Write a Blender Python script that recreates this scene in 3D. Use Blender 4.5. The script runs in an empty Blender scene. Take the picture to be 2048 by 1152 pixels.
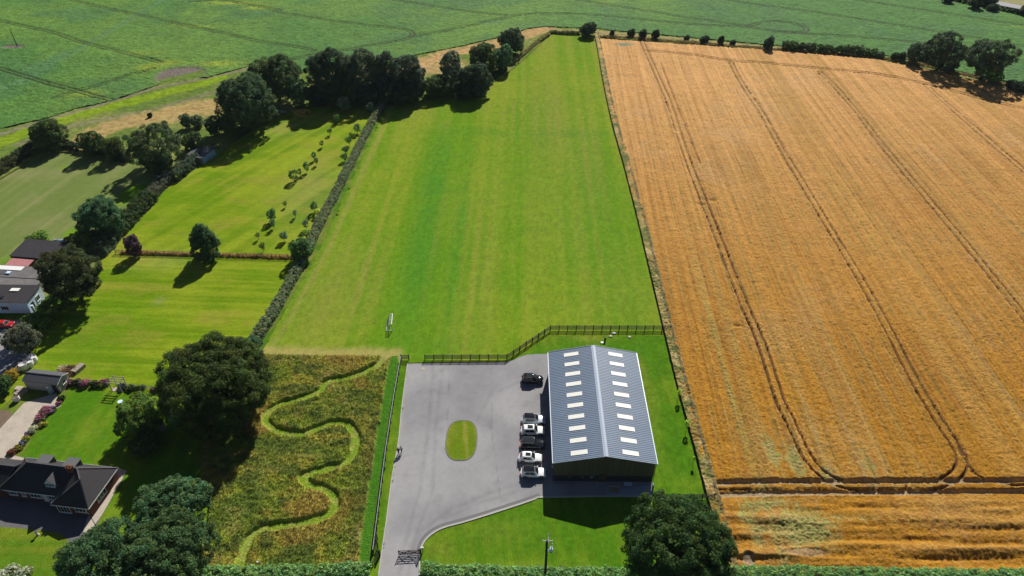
import bpy, bmesh, math, random
import numpy as np
from mathutils import Vector, Matrix
C = bpy.context.scene.collection
scn = bpy.context.scene
R = math.radians
# ------------------------------------------------------------------ camera, sky, sun, exposure
CAM_H, PITCH, FPX = 104.0, R(37.0), 1420.0
SUN_AZ, SUN_EL = R(14.0), R(37.0)
cd = bpy.data.cameras.new('camera'); cam = bpy.data.objects.new('camera', cd); C.objects.link(cam)
cam.location = (0, 0, CAM_H); cam.rotation_euler = (R(90) - PITCH, 0, 0)
cd.sensor_width = 36; cd.sensor_fit = 'HORIZONTAL'; cd.lens = 36 * FPX / 2048; cd.clip_start = 0.5; cd.clip_end = 9000
scn.camera = cam
w = bpy.data.worlds.new('World'); scn.world = w; w.use_nodes = True
nt = w.node_tree; bg = nt.nodes['Background']; sky = nt.nodes.new('ShaderNodeTexSky')
sky.sky_type = 'NISHITA'; sky.sun_disc = False; sky.sun_elevation = SUN_EL; sky.sun_rotation = SUN_AZ
sky.air_density = 0.6; sky.dust_density = 0.3
nt.links.new(sky.outputs[0], bg.inputs[0]); bg.inputs[1].default_value = 0.05
sd = bpy.data.lights.new('sun', 'SUN'); sun = bpy.data.objects.new('sun', sd); C.objects.link(sun)
sd.energy = 5.0; sd.angle = R(0.5); sd.color = (1.0, 0.955, 0.87)
sundir = Vector((math.sin(SUN_AZ) * math.cos(SUN_EL), math.cos(SUN_AZ) * math.cos(SUN_EL), math.sin(SUN_EL)))
sun.rotation_euler = (-sundir).to_track_quat('-Z', 'Y').to_euler(); sun.location = sundir * 300
scn.view_settings.view_transform = 'Standard'; scn.view_settings.look = 'None'
scn.view_settings.exposure = 0.27; scn.view_settings.gamma = 1
scn.render.engine = 'CYCLES'
scn.cycles.max_bounces = 5; scn.cycles.diffuse_bounces = 2; scn.cycles.transparent_max_bounces = 6

# ------------------------------------------------------------------ survey: photograph pixel -> ground point
cP, sP = math.cos(PITCH), math.sin(PITCH)
def G(u, v, z=0.0):
    x, y = (u - 1024) / FPX, (v - 576) / FPX
    r = (x, cP - y * sP, -sP - y * cP)
    t = (z - CAM_H) / r[2]
    return Vector((r[0] * t, r[1] * t, z))
def PX(p):
    d = (p[0], p[1], p[2] - CAM_H)
    zc = d[1] * cP - d[2] * sP; yc = d[1] * sP + d[2] * cP
    return 1024 + FPX * d[0] / zc, 576 - FPX * yc / zc, zc
def GL(pts, z=0.0): return [G(u, v, z) for u, v in pts]

# ------------------------------------------------------------------ objects
def tag(o, label=None, cat=None, group=None, kind=None):
    if label: o['label'] = label
    if cat: o['category'] = cat
    if group: o['group'] = group
    if kind: o['kind'] = kind
    return o
def empty(name, loc, label, cat, group=None, rz=0.0):
    o = bpy.data.objects.new(name, None); C.objects.link(o)
    o.location = loc; o.rotation_euler = (0, 0, rz); o.empty_display_size = 0.3
    return tag(o, label, cat, group)
def link(name, me, mat, parent=None, smooth=False):
    o = bpy.data.objects.new(name, me); C.objects.link(o)
    if mat is not None:
        if isinstance(mat, (list, tuple)):
            for m in mat: me.materials.append(m)
        else: me.materials.append(mat)
    if parent is not None: o.parent = parent
    if smooth:
        me.polygons.foreach_set('use_smooth', np.ones(len(me.polygons), dtype=bool))
    return o
def npmesh(name, V, F, col=None):
    """V (n,3); F (m,k) with k = 3 or 4; col (n,3) point colours."""
    V = np.asarray(V, dtype=np.float32); F = np.asarray(F, dtype=np.int32)
    me = bpy.data.meshes.new(name); n, k = F.shape
    me.vertices.add(len(V)); me.vertices.foreach_set('co', V.ravel())
    me.loops.add(n * k); me.loops.foreach_set('vertex_index', F.ravel())
    me.polygons.add(n); me.polygons.foreach_set('loop_start', np.arange(n, dtype=np.int32) * k)
    me.update(calc_edges=True)
    if col is not None:
        a = me.attributes.new('Col', 'FLOAT_COLOR', 'POINT')
        c4 = np.ones((len(V), 4), dtype=np.float32); c4[:, :3] = col
        a.data.foreach_set('color', c4.ravel())
    return me
class MB:
    """collects boxes, bars, tubes and sheets for ONE mesh"""
    def __init__(s): s.v = []; s.f = []
    def add(s, vs, fs):
        b = len(s.v); s.v += [tuple(p) for p in vs]; s.f += [tuple(i + b for i in f) for f in fs]; return s
    def box(s, c, d, rz=0.0, M=None):
        x, y, z = d[0] / 2, d[1] / 2, d[2] / 2
        P = [Vector((sx * x, sy * y, sz * z)) for sz in (-1, 1) for sx, sy in ((-1, -1), (1, -1), (1, 1), (-1, 1))]
        m = M if M is not None else Matrix.Rotation(rz, 3, 'Z')
        P = [m @ p + Vector(c) for p in P]
        return s.add(P, [(3, 2, 1, 0), (4, 5, 6, 7), (0, 1, 5, 4), (1, 2, 6, 5), (2, 3, 7, 6), (3, 0, 4, 7)])
    def bar(s, a, b, w, h, up=Vector((0, 0, 1))):
        a, b = Vector(a), Vector(b); d = b - a; L = d.length
        if L < 1e-6: return s
        d = d / L
        if abs(d.dot(up)) > 0.98: up = Vector((0, 1, 0))
        sd_ = d.cross(up).normalized(); u2 = sd_.cross(d)
        M = Matrix((d, sd_, u2)).transposed()
        return s.box((a + b) / 2, (L, w, h), M=M)
    def tube(s, pts, rad, n=8, cap=True):
        pts = [Vector(p) for p in pts]; rad = rad if hasattr(rad, '__len__') else [rad] * len(pts)
        vs = []; fs = []
        for i, p in enumerate(pts):
            d = (pts[min(i + 1, len(pts) - 1)] - pts[max(i - 1, 0)]).normalized()
            a = d.cross(Vector((0, 0, 1)) if abs(d.z) < 0.95 else Vector((1, 0, 0))).normalized(); b = d.cross(a)
            for k in range(n):
                t = 2 * math.pi * k / n; vs.append(p + (a * math.cos(t) + b * math.sin(t)) * rad[i])
        for i in range(len(pts) - 1):
            for k in range(n):
                fs.append((i * n + k, i * n + (k + 1) % n, (i + 1) * n + (k + 1) % n, (i + 1) * n + k))
        if cap: fs += [tuple(range(n))[::-1], tuple((len(pts) - 1) * n + k for k in range(n))]
        return s.add(vs, fs)
    def quad(s, a, b, c, d): return s.add([a, b, c, d], [(0, 1, 2, 3)])
    def slab(s, poly, th):
        """polygon (list of points) given thickness th downwards"""
        n = len(poly); P = [Vector(p) for p in poly]; Q = [p - Vector((0, 0, th)) for p in P]
        return s.add(P + Q, [tuple(range(n)), tuple(range(n, 2 * n))[::-1]] + [(i, n + i, n + (i + 1) % n, (i + 1) % n) for i in range(n)])
    def ball(s, c, r, n=10, m=6, sz=1.0):
        c = Vector(c); vs = []; fs = []
        for j in range(m + 1):
            t = math.pi * j / m
            for k in range(n):
                q = 2 * math.pi * k / n; vs.append(c + Vector((r * math.sin(t) * math.cos(q), r * math.sin(t) * math.sin(q), r * sz * math.cos(t))))
        for j in range(m):
            for k in range(n): fs.append((j * n + k, (j + 1) * n + k, (j + 1) * n + (k + 1) % n, j * n + (k + 1) % n))
        return s.add(vs, fs)
    def build(s, name, mat, parent=None, smooth=False, bevel=0.0):
        me = bpy.data.meshes.new(name); me.from_pydata([tuple(v) for v in s.v], [], s.f)
        bm = bmesh.new(); bm.from_mesh(me)
        bmesh.ops.remove_doubles(bm, verts=bm.verts, dist=1e-5) if smooth else None
        bmesh.ops.recalc_face_normals(bm, faces=bm.faces)
        bm.to_mesh(me); bm.free()
        o = link(name, me, mat, parent, smooth)
        if bevel:
            b = o.modifiers.new('bevel', 'BEVEL'); b.width = bevel; b.segments = 2; b.limit_method = 'ANGLE'
        return o
def dup(root, loc, rz, label, group=None):
    r = root.copy(); C.objects.link(r); r.location = loc; r.rotation_euler = (0, 0, rz); r['label'] = label
    if group: r['group'] = group
    for ch in list(root.children):
        c = ch.copy(); C.objects.link(c); c.parent = r
        for g in ch.children:
            d = g.copy(); C.objects.link(d); d.parent = c
    return r

# ------------------------------------------------------------------ materials
def mat(name, col, rough=0.8, metal=0.0, spec=0.3, noise=0.0, nscale=3.0, bump=0.0, bscale=8.0, attr=False,
        noise2=0.0, n2scale=0.3, trans=0.0, emit=None, coat=0.0, stretch=None, bdist=0.05):
    m = bpy.data.materials.new(name); m.use_nodes = True; N = m.node_tree.nodes; L = m.node_tree.links
    b = N['Principled BSDF']; out = N['Material Output']
    b.inputs['Roughness'].default_value = rough; b.inputs['Metallic'].default_value = metal
    b.inputs['Specular IOR Level'].default_value = spec
    if coat: b.inputs['Coat Weight'].default_value = coat; b.inputs['Coat Roughness'].default_value = 0.05
    geo = N.new('ShaderNodeNewGeometry'); pos = geo.outputs['Position']
    if stretch:
        mp = N.new('ShaderNodeMapping'); mp.inputs['Scale'].default_value = stretch[:3]
        if len(stretch) > 3: mp.inputs['Rotation'].default_value = (0, 0, stretch[3])
        L.new(pos, mp.inputs['Vector']); pos = mp.outputs['Vector']
    if attr:
        a = N.new('ShaderNodeAttribute'); a.attribute_name = 'Col'; c = a.outputs['Color']
    else:
        r = N.new('ShaderNodeRGB'); r.outputs[0].default_value = (*col, 1); c = r.outputs[0]
    def vary(c, amp, sc, det):
        t = N.new('ShaderNodeTexNoise'); t.inputs['Scale'].default_value = sc; t.inputs['Detail'].default_value = det; t.inputs['Roughness'].default_value = 0.65
        L.new(pos, t.inputs['Vector'])
        mr = N.new('ShaderNodeMapRange'); mr.inputs['From Min'].default_value = 0.28; mr.inputs['From Max'].default_value = 0.72
        mr.inputs['To Min'].default_value = 1 - amp; mr.inputs['To Max'].default_value = 1 + amp
        L.new(t.outputs['Fac'], mr.inputs['Value'])
        mx = N.new('ShaderNodeMix'); mx.data_type = 'RGBA'; mx.blend_type = 'MULTIPLY'; mx.inputs['Factor'].default_value = 1
        L.new(c, mx.inputs['A']); L.new(mr.outputs['Result'], mx.inputs['B']); return mx.outputs['Result']
    if noise: c = vary(c, noise, nscale, 3)
    if noise2: c = vary(c, noise2, n2scale, 4)
    L.new(c, b.inputs['Base Color'])
    if bump:
        t = N.new('ShaderNodeTexNoise'); t.inputs['Scale'].default_value = bscale; t.inputs['Detail'].default_value = 3
        L.new(pos, t.inputs['Vector']); bp = N.new('ShaderNodeBump'); bp.inputs['Strength'].default_value = bump; bp.inputs['Distance'].default_value = bdist
        L.new(t.outputs['Fac'], bp.inputs['Height']); L.new(bp.outputs['Normal'], b.inputs['Normal'])
    if trans:
        tr = N.new('ShaderNodeBsdfTranslucent'); L.new(c, tr.inputs['Color']); ms = N.new('ShaderNodeMixShader'); ms.inputs[0].default_value = trans
        L.new(b.outputs[0], ms.inputs[1]); L.new(tr.outputs[0], ms.inputs[2]); L.new(ms.outputs[0], out.inputs['Surface'])
    if emit: b.inputs['Emission Color'].default_value = (*emit[:3], 1); b.inputs['Emission Strength'].default_value = emit[3]
    return m
M = {}
M['turf'] = mat('turf', (.1, .2, .03), .95, spec=.03, attr=True, noise=.22, nscale=2.6, noise2=.10, n2scale=.35, bump=.9, bscale=3.2, bdist=.25)
M['turf_fine'] = mat('turf_fine', (.1, .2, .03), .95, spec=.03, attr=True, noise=.16, nscale=3.5, noise2=.08, n2scale=.5, bump=.7, bscale=4.5, bdist=.15)
M['crop'] = mat('crop', (.1, .2, .03), .9, spec=.15, attr=True, noise=.30, nscale=1.1, noise2=.12, n2scale=.12, bump=.8, bscale=1.3, bdist=.5)
M['farland'] = mat('farland', (.075, .15, .04), .95, spec=.1, noise=.25, nscale=.5, noise2=.2, n2scale=.03, bump=.6, bscale=1.0, bdist=.4)
M['straw'] = mat('straw', (.4, .2, .05), .9, spec=.12, attr=True, noise=.36, nscale=4.6, noise2=.08, n2scale=.25, bump=.7, bscale=4.5, bdist=.2)
M['leaf'] = mat('leaf', (.05, .08, .02), .6, spec=.14, attr=True, trans=.42)
M['blade'] = mat('blade', (.2, .2, .03), .8, spec=.1, attr=True, trans=.5)
M['turf_mown'] = mat('turf_mown', (.1, .2, .03), .95, spec=.03, attr=True, noise=.20, nscale=4.5, noise2=.14, n2scale=.9, bump=.7, bscale=4.5, bdist=.12, stretch=(1, .35, 1))
M['turf_paddock'] = mat('turf_paddock', (.1, .2, .03), .95, spec=.03, attr=True, noise=.22, nscale=4.5, noise2=.16, n2scale=1.1, bump=.7, bscale=4.5, bdist=.12, stretch=(.3, 1, 1))
M['bark'] = mat('bark', (.085, .065, .045), .95, noise=.35, nscale=4, bump=.6, bscale=9)
M['tarmac'] = mat('tarmac', (.285, .28, .29), .92, spec=.2, noise=.06, nscale=6, noise2=.05, n2scale=.4, bump=.15, bscale=20, attr=True)
M['tarmac_dark'] = mat('tarmac_dark', (.13, .125, .135), .9, spec=.2, noise=.1, nscale=5, noise2=.15, n2scale=.3)
M['concrete'] = mat('concrete', (.46, .40, .33), .9, noise=.10, nscale=4, noise2=.16, n2scale=.5)
M['kerb'] = mat('kerb', (.42, .41, .38), .85, noise=.12, nscale=3)
M['gutterstone'] = mat('gutterstone', (.16, .155, .16), .85, noise=.1, nscale=3)
M['slab'] = mat('slab', (.30, .33, .40), .7, noise=.08, nscale=3)
M['roofsheet'] = mat('roofsheet', (.118, .172, .258), .5, metal=.0, spec=.4, noise=.05, nscale=1.2, noise2=.08, n2scale=.25)
M['ridgecap'] = mat('ridgecap', (.36, .42, .52), .4, spec=.5)
M['rooflight'] = mat('rooflight', (.82, .81, .75), .5, spec=.3, noise=.02, nscale=2)
M['timber'] = mat('timber', (.125, .095, .062), .85, noise=.35, nscale=1.0, stretch=(6, 6, .12))
M['plinth'] = mat('plinth', (.035, .035, .038), .8, noise=.15, nscale=2)
M['metal_dark'] = mat('metal_dark', (.018, .018, .02), .5, spec=.4)
M['metal_grey'] = mat('metal_grey', (.27, .30, .30), .5, metal=.3)
M['white'] = mat('white', (.80, .80, .79), .5)
M['netting'] = mat('netting', (.55, .57, .56), .8)
M['post_dark'] = mat('post_dark', (.02, .02, .019), .8, noise=.2, nscale=6)
M['wood_post'] = mat('wood_post', (.30, .215, .11), .9, noise=.25, nscale=5)
M['wood_grey'] = mat('wood_grey', (.33, .29, .24), .9, noise=.25, nscale=5)
M['pole_wood'] = mat('pole_wood', (.05, .042, .036), .9, noise=.3, nscale=4)
M['tile'] = mat('tile', (.034, .031, .036), .75, spec=.3, noise=.22, nscale=3.0, noise2=.15, n2scale=.4, bump=.5, bscale=7)
M['tile_ridge'] = mat('tile_ridge', (.085, .08, .085), .8, noise=.2, nscale=4)
M['slate'] = mat('slate', (.085, .088, .10), .7, noise=.15, nscale=3)
M['felt'] = mat('felt', (.16, .15, .15), .9, noise=.2, nscale=1.5, noise2=.2, n2scale=.4)
M['brick'] = mat('brick', (.13, .046, .030), .9, noise=.2, nscale=7)
M['render_white'] = mat('render_white', (.60, .74, .88), .8, noise=.05, nscale=1)  # white render, the blue of its shaded side mixed into the base colour
M['render_cream'] = mat('render_cream', (.42, .38, .34), .85, noise=.1, nscale=1.5)
M['glass'] = mat('glass', (.02, .026, .03), .06, spec=.6)
M['pinkroof'] = mat('pinkroof', (.45, .19, .19), .8, noise=.15, nscale=2)
M['lead'] = mat('lead', (.12, .12, .125), .7, noise=.1, nscale=3)
M['tyre'] = mat('tyre', (.015, .015, .015), .85)
M['rim'] = mat('rim', (.35, .35, .36), .35, metal=.8)
M['lamp_red'] = mat('lamp_red', (.35, .01, .01), .3)
M['lamp_clear'] = mat('lamp_clear', (.6, .62, .65), .15, spec=.6)
M['soil'] = mat('soil', (.17, .12, .08), .95, noise=.25, nscale=3, noise2=.2, n2scale=.5, bump=.5, bscale=5)
M['skin'] = mat('skin', (.45, .28, .2), .6)
M['cloth_dark'] = mat('cloth_dark', (.02, .02, .025), .9)
M['cloth_white'] = mat('cloth_white', (.78, .78, .80), .85)
M['hair'] = mat('hair', (.03, .02, .015), .7)
M['terracotta'] = mat('terracotta', (.33, .13, .07), .9)
M['bag'] = mat('bag', (.74, .72, .72), .8, noise=.12, nscale=4)
M['plywood'] = mat('plywood', (.35, .25, .14), .8, noise=.15, nscale=3)
M['water_blue'] = mat('water_blue', (.22, .38, .55), .4)
M['flower'] = mat('flower', (.6, .2, .4), .8, attr=True)

# ------------------------------------------------------------------ noise and geometry helpers (numpy)
def _h(xi, yi, seed):
    h = (xi.astype(np.int64) * 374761393 + yi.astype(np.int64) * 668265263 + seed * 974634777) & 0xffffffff
    h = ((h ^ (h >> 13)) * 1274126177) & 0xffffffff
    h = ((h ^ (h >> 15)) * 2246822519) & 0xffffffff
    return ((h ^ (h >> 16)) & 0xffff) / 65535.0
def vn(x, y, s, seed=0):
    x = x / s; y = y / s; xi = np.floor(x); yi = np.floor(y); fx = x - xi; fy = y - yi
    fx = fx * fx * (3 - 2 * fx); fy = fy * fy * (3 - 2 * fy)
    a = _h(xi, yi, seed); b = _h(xi + 1, yi, seed); c = _h(xi, yi + 1, seed); d = _h(xi + 1, yi + 1, seed)
    return (a * (1 - fx) + b * fx) * (1 - fy) + (c * (1 - fx) + d * fx) * fy
def fbm(x, y, s, seed=0, n=3):
    t = 0; a = 0.5; k = 0
    for i in range(n): t = t + a * vn(x, y, s / 2 ** i, seed + i * 7); k += a; a *= .55
    return t / k
def inside(x, y, poly):
    r = np.zeros(x.shape, bool); n = len(poly)
    for i in range(n):
        x1, y1 = poly[i][0], poly[i][1]; x2, y2 = poly[(i + 1) % n][0], poly[(i + 1) % n][1]
        if y1 == y2: continue
        r ^= ((y1 > y) != (y2 > y)) & (x < (x2 - x1) * (y - y1) / (y2 - y1) + x1)
    return r
def dist(x, y, line, closed=False, want_pt=False):
    best = np.full(x.shape, 1e18); bx = np.zeros_like(x); by = np.zeros_like(x); n = len(line)
    for i in range(n if closed else n - 1):
        x1, y1 = line[i][0], line[i][1]; x2, y2 = line[(i + 1) % n][0], line[(i + 1) % n][1]
        dx, dy = x2 - x1, y2 - y1; L = dx * dx + dy * dy + 1e-12
        t = np.clip(((x - x1) * dx + (y - y1) * dy) / L, 0, 1)
        qx = x1 + t * dx; qy = y1 + t * dy; d = (x - qx) ** 2 + (y - qy) ** 2
        k = d < best; best = np.where(k, d, best)
        if want_pt: bx = np.where(k, qx, bx); by = np.where(k, qy, by)
    return (np.sqrt(best), bx, by) if want_pt else np.sqrt(best)
def spline(pts, n=8, closed=False):
    P = [Vector(p) for p in pts]; out = []; m = len(P)
    for i in range(m if closed else m - 1):
        if closed: a, b, c, d = P[i - 1], P[i], P[(i + 1) % m], P[(i + 2) % m]
        else: a, b, c, d = P[max(i - 1, 0)], P[i], P[i + 1], P[min(i + 2, m - 1)]
        for k in range(n):
            t = k / n
            out.append(.5 * ((2 * b) + (c - a) * t + (2 * a - 5 * b + 4 * c - d) * t * t + (3 * b - a - 3 * c + d) * t ** 3))
    if not closed: out.append(P[-1])
    return out
def smooth01(d, a, b): t = np.clip((d - a) / (b - a), 0, 1); return t * t * (3 - 2 * t)
def lerp(c, d, t): return c + (np.asarray(d) - c) * (t[:, None] if np.ndim(t) else t)
def rgb(c, n): return np.tile(np.array(c, dtype=np.float64), (n, 1))
def px_blob(x, y, u, v, ru, rv):
    """soft elliptical patch on the ground round the surveyed point"""
    c = G(u, v); a = abs(G(u + ru, v).x - c.x); b = abs(G(u, v - rv).y - c.y)
    return np.exp(-(((x - c.x) / a) ** 2 + ((y - c.y) / b) ** 2))
def field(name, poly, cells, z0, fun, material, kind='structure', wob=0.0, snap=True, smooth=False):
    """ground sheet cut from a regular grid; cells = [(ymin, ymax, cell size)]; fun(x, y) -> height above z0, colour"""
    poly = [(p[0], p[1]) for p in poly]
    xs = [p[0] for p in poly]; ys = [p[1] for p in poly]; AV = []; AF = []; AC = []; base = 0
    for (ya, yb, c) in cells:
        ya = max(ya, min(ys) - c); yb = min(yb, max(ys) + c)
        if yb <= ya: continue
        gx = np.arange(min(xs) - c, max(xs) + 2 * c, c); gy = np.linspace(ya, yb, max(2, int(round((yb - ya) / c)) + 1))
        X, Y = np.meshgrid(gx, gy); nx, ny = len(gx), len(gy)
        cx = (X[:-1, :-1] + c / 2).ravel(); cy = (Y[:-1, :-1] + (gy[1] - gy[0]) / 2).ravel()
        wx = wob * (fbm(cx, cy, 5, 91) - .5) * 2; wy = wob * (fbm(cx, cy, 5, 92) - .5) * 2
        k = inside(cx + wx, cy + wy, poly)
        I = (np.arange(ny - 1)[:, None] * nx + np.arange(nx - 1)[None, :]).ravel()[k]
        F = np.stack([I, I + 1, I + nx + 1, I + nx], 1)
        u, inv = np.unique(F, return_inverse=True); F = inv.reshape(F.shape)
        x = X.ravel()[u].copy(); y = Y.ravel()[u].copy()
        if snap and not wob:
            d, qx, qy = dist(x, y, poly, True, True); s = d < c * .75
            x = np.where(s, qx, x); y = np.where(s, qy, y)
        h, col = fun(x, y)
        AV.append(np.stack([x, y, z0 + h], 1)); AF.append(F + base); AC.append(col); base += len(x)
    me = npmesh(name, np.concatenate(AV), np.concatenate(AF), np.concatenate(AC))
    return tag(link(name, me, material, smooth=smooth), kind=kind)
def sheet(name, poly, z, material, kind='structure'):
    me = bpy.data.meshes.new(name); me.from_pydata([(p[0], p[1], z) for p in poly], [], [tuple(range(len(poly)))])
    bm = bmesh.new(); bm.from_mesh(me); bmesh.ops.triangulate(bm, faces=bm.faces)
    for f in bm.faces:
        if f.normal.z < 0: f.normal_flip()
    bm.to_mesh(me); bm.free()
    return tag(link(name, me, material), kind=kind)
def strip(line, wd, z, th):
    """closed raised strip along a line"""
    mb = MB(); n = len(line); Lp = []; Rp = []
    for i in range(n):
        d = Vector(line[min(i + 1, n - 1)]) - Vector(line[max(i - 1, 0)]); d.z = 0; d.normalize(); s = Vector((-d.y, d.x, 0)) * wd / 2
        p = Vector(line[i]); Lp.append(p + s); Rp.append(p - s)
    for p in Lp + Rp: p.z = z
    vs = Lp + Rp + [p - Vector((0, 0, th)) for p in Lp + Rp]; fs = []
    for i in range(n - 1):
        fs += [(i, n + i, n + i + 1, i + 1), (i, i + 1, 2 * n + i + 1, 2 * n + i), (n + i, 3 * n + i, 3 * n + i + 1, n + i + 1)]
    fs += [(0, 2 * n, 3 * n, n), (n - 1, 2 * n - 1, 4 * n - 1, 3 * n - 1)]
    mb.add(vs, fs); return mb
# ================================================================== THE SETTING
# ---- far ground, one sheet to the horizon
sheet('ground', [(-3500, -600), (3500, -600), (3500, 6000), (-3500, 6000)], -0.25, M['farland'])

def tram(x, y, lines, gauge, half, step=1.0):
    """0 in a wheel track, 1 in standing crop"""
    m = np.ones_like(x)
    for ln in lines:
        xs = [p.x for p in ln]; ys = [p.y for p in ln]
        k = (x > min(xs) - 3) & (x < max(xs) + 3) & (y > min(ys) - 3) & (y < max(ys) + 3)
        if not k.any(): continue
        d = dist(x[k], y[k], ln)
        d = (np.abs(d - gauge / 2) if gauge else d) + .22 * (vn(x[k], y[k], .8, 77) - .5)
        m[k] = np.minimum(m[k], smooth01(d, half * .6, half * 1.25))
    return m
# ---- the leafy green crop beyond the hedges
CL = [[(-60, 30), (0, 44), (78, 61), (117, 70), (161, 86), (234, 104), (290, 118), (320, 127)],
      [(80, -15), (135, 0), (210, 18), (270, 30), (350, 48), (430, 65), (520, 85), (600, 97), (628, 104)],
      [(-60, 125), (0, 140), (50, 155), (100, 170), (150, 183), (190, 195), (222, 203)],
      [(110, 198), (150, 185), (200, 172), (260, 152), (305, 140)],
      [(550, 25), (640, 40), (730, 52), (795, 59), (818, 64), (824, 71), (812, 80), (760, 90), (690, 102), (620, 113), (565, 124), (500, 134)],
      [(824, 76), (900, 62), (1000, 40), (1050, 31), (1110, 29), (1200, 33), (1300, 43), (1400, 52), (1500, 57), (1560, 66), (1615, 70), (1700, 75), (1800, 84), (1860, 91)],
      [(740, -8), (780, 0), (860, 13), (950, 27), (1010, 32)],
      [(1100, -6), (1140, 0), (1220, 12), (1300, 25), (1380, 38), (1450, 48), (1500, 55)],
      [(1490, 57), (1520, 48), (1560, 45), (1600, 53), (1613, 60), (1602, 67), (1560, 66)],
      [(1440, 0), (1520, 12), (1640, 28), (1760, 47), (1900, 70), (2060, 97)],
      [(1700, 0), (1800, 15), (1900, 30), (2060, 55)],
      [(380, 6), (440, 2), (500, 12), (560, 22)]]
CL = [spline(GL(l), 6) for l in CL]
DRUM = [GL([(-40, 195), (40, 166), (100, 135), (170, 93), (225, 62), (280, 28), (330, 0)]), GL([(60, 140), (130, 108)])]
bare = G(365, 151); bareA = abs(G(412, 151).x - bare.x); bareB = abs(G(365, 133).y - bare.y)
def crop_fun(x, y):
    n = len(x); t = tram(x, y, CL, 1.9, .48)
    big = fbm(x, y, 70, 3); mid = fbm(x, y, 9, 5); f = vn(x, y, 1.3, 8)
    c = lerp(rgb((.066, .172, .030), n), (.102, .208, .030), smooth01(big, .35, .7))
    c = lerp(c, (.058, .150, .042), smooth01(fbm(x, y, 26, 13), .5, .75) * .7)
    c = lerp(c, (.16, .25, .03), smooth01(fbm(x * .6, y * 1.4, 30, 12) + .35 * mid, .88, 1.08) * .6)
    for dl in DRUM: c = lerp(c, (.085, .19, .075), np.exp(-(dist(x, y, dl) / 2.2) ** 2) * .55)
    for (u, v, ru, rv, k) in ((300, 137, 26, 6, .8), (335, 128, 28, 5, .9), (170, 190, 40, 8, .6), (440, 130, 40, 6, .8), (470, 8, 60, 4, .9), (515, 18, 26, 4, .8), (290, 108, 40, 4, .5), (395, 55, 60, 3, .4)):
        c = lerp(c, (.23, .29, .02), px_blob(x, y, u, v, ru, rv) * k)
    c *= (.8 + .4 * f)[:, None] * (.9 + .2 * mid)[:, None]
    e = np.exp(-np.maximum(0, ((x - bare.x) / bareA) ** 2 + ((y - bare.y) / bareB) ** 2 - .8 + .7 * (mid - .5)) * 6)
    pole = px_blob(x, y, 30, 95, 26, 4)
    e = np.maximum(e, smooth01(pole + .5 * mid, .55, .9))
    c = lerp(c, (.165, .135, .115), e); c = lerp(c, (.040, .060, .02), (1 - t) * (1 - e))
    h = .18 + (.42 + .3 * (f - .5) + .35 * (vn(x, y, .6, 9) - .5)) * (.12 + .88 * t) * (1 - e)
    return h, c
crop_poly = GL([(-120, 292), (0, 260), (99, 237), (150, 220), (226, 203), (290, 181), (316, 172), (330, 160), (414, 157), (450, 147), (500, 134), (560, 130), (600, 150), (640, 130),
                (700, 122), (770, 122), (831, 112), (930, 92), (1000, 76), (1060, 58), (1090, 55), (1190, 58), (1220, 62), (1330, 72), (1520, 90), (1750, 108), (1850, 128), (1960, 155), (2048, 172), (2200, 212)])
far_edge = [(420, 330), (370, 395), (330, 470), (-420, 470), (-420, 250)]
crop_poly = [(p.x, p.y) for p in crop_poly] + [(p.x, p.y) for p in GL([(2500, 150), (2300, 60), (1885, 0), (1700, -25), (1500, -45)])] + [(150, 520), (-420, 520), (-420, 240)]
field('crop_field', crop_poly, [(0, 300, .5), (300, 520, .7)], 0, crop_fun, M['crop'])

# ---- rough grass between the crop and the fields: bright track strip, straw coloured strips
def rough_fun(x, y):
    n = len(x); big = fbm(x, y, 14, 21); f = vn(x, y, .9, 22); g = fbm(x, y, 3.5, 23)
    c = lerp(rgb((.125, .19, .035), n), (.20, .23, .06), smooth01(big, .35, .7))
    for ln, wd, col, k in ROUGH:
        d = dist(x, y, ln) + (g - .5) * wd * .9
        c = lerp(c, col, (1 - smooth01(d, wd * .45, wd)) * k)
    c *= (.72 + .56 * f)[:, None]
    return .10 + .22 * f + .2 * g, c
straw = (.40, .285, .115); lime = (.20, .30, .012); dusty = (.23, .20, .13)
ROUGH = [(GL([(-60, 315), (60, 262), (150, 232), (260, 205), (360, 180), (440, 158)]), 5.0, lime, .9),
         (GL([(-60, 290), (30, 262), (100, 240), (200, 212), (300, 180), (420, 156), (490, 140)]), 1.8, dusty, .8),
         (GL([(40, 290), (110, 262), (190, 244), (290, 224), (360, 205), (430, 186)]), 2.4, dusty, .6),
         (GL([(170, 285), (215, 256), (260, 246), (330, 228), (400, 212), (440, 205)]), 7.5, straw, .95),
         (GL([(310, 250), (370, 232), (430, 222)]), 5, straw, .8),
         (GL([(700, 150), (840, 130), (900, 108), (960, 96), (1010, 84), (1050, 68), (1085, 60)]), 7.5, (.46, .30, .13), .98),
         (GL([(840, 140), (900, 130)]), 9, (.44, .30, .13), .9),
         (GL([(1090, 60), (1190, 64), (1330, 76), (1520, 94), (1700, 110)]), 1.8, (.36, .28, .13), .9),
         (GL([(1200, 70), (1250, 75), (1300, 78)]), 3, (.36, .28, .13), .9),
         (GL([(1850, 132), (1960, 160), (2100, 196)]), 3, (.30, .27, .11), .8)]
rough_poly = [(p.x, p.y) for p in GL([(-200, 420), (0, 360), (75, 315), (130, 305), (250, 320), (330, 340), (430, 320), (480, 270), (600, 215), (780, 212), (860, 200), (960, 185), (1030, 135), (1070, 100), (1100, 68),
                 (1190, 72), (1205, 76), (1330, 86), (1530, 101), (1750, 120), (1850, 138), (2048, 186), (2230, 228), (2230, 190), (2048, 164), (1850, 120), (1520, 84), (1330, 66), (1190, 52), (1090, 49), (1000, 70), (831, 104), (600, 120), (480, 125), (300, 165), (100, 225), (-120, 285)])]
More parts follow.
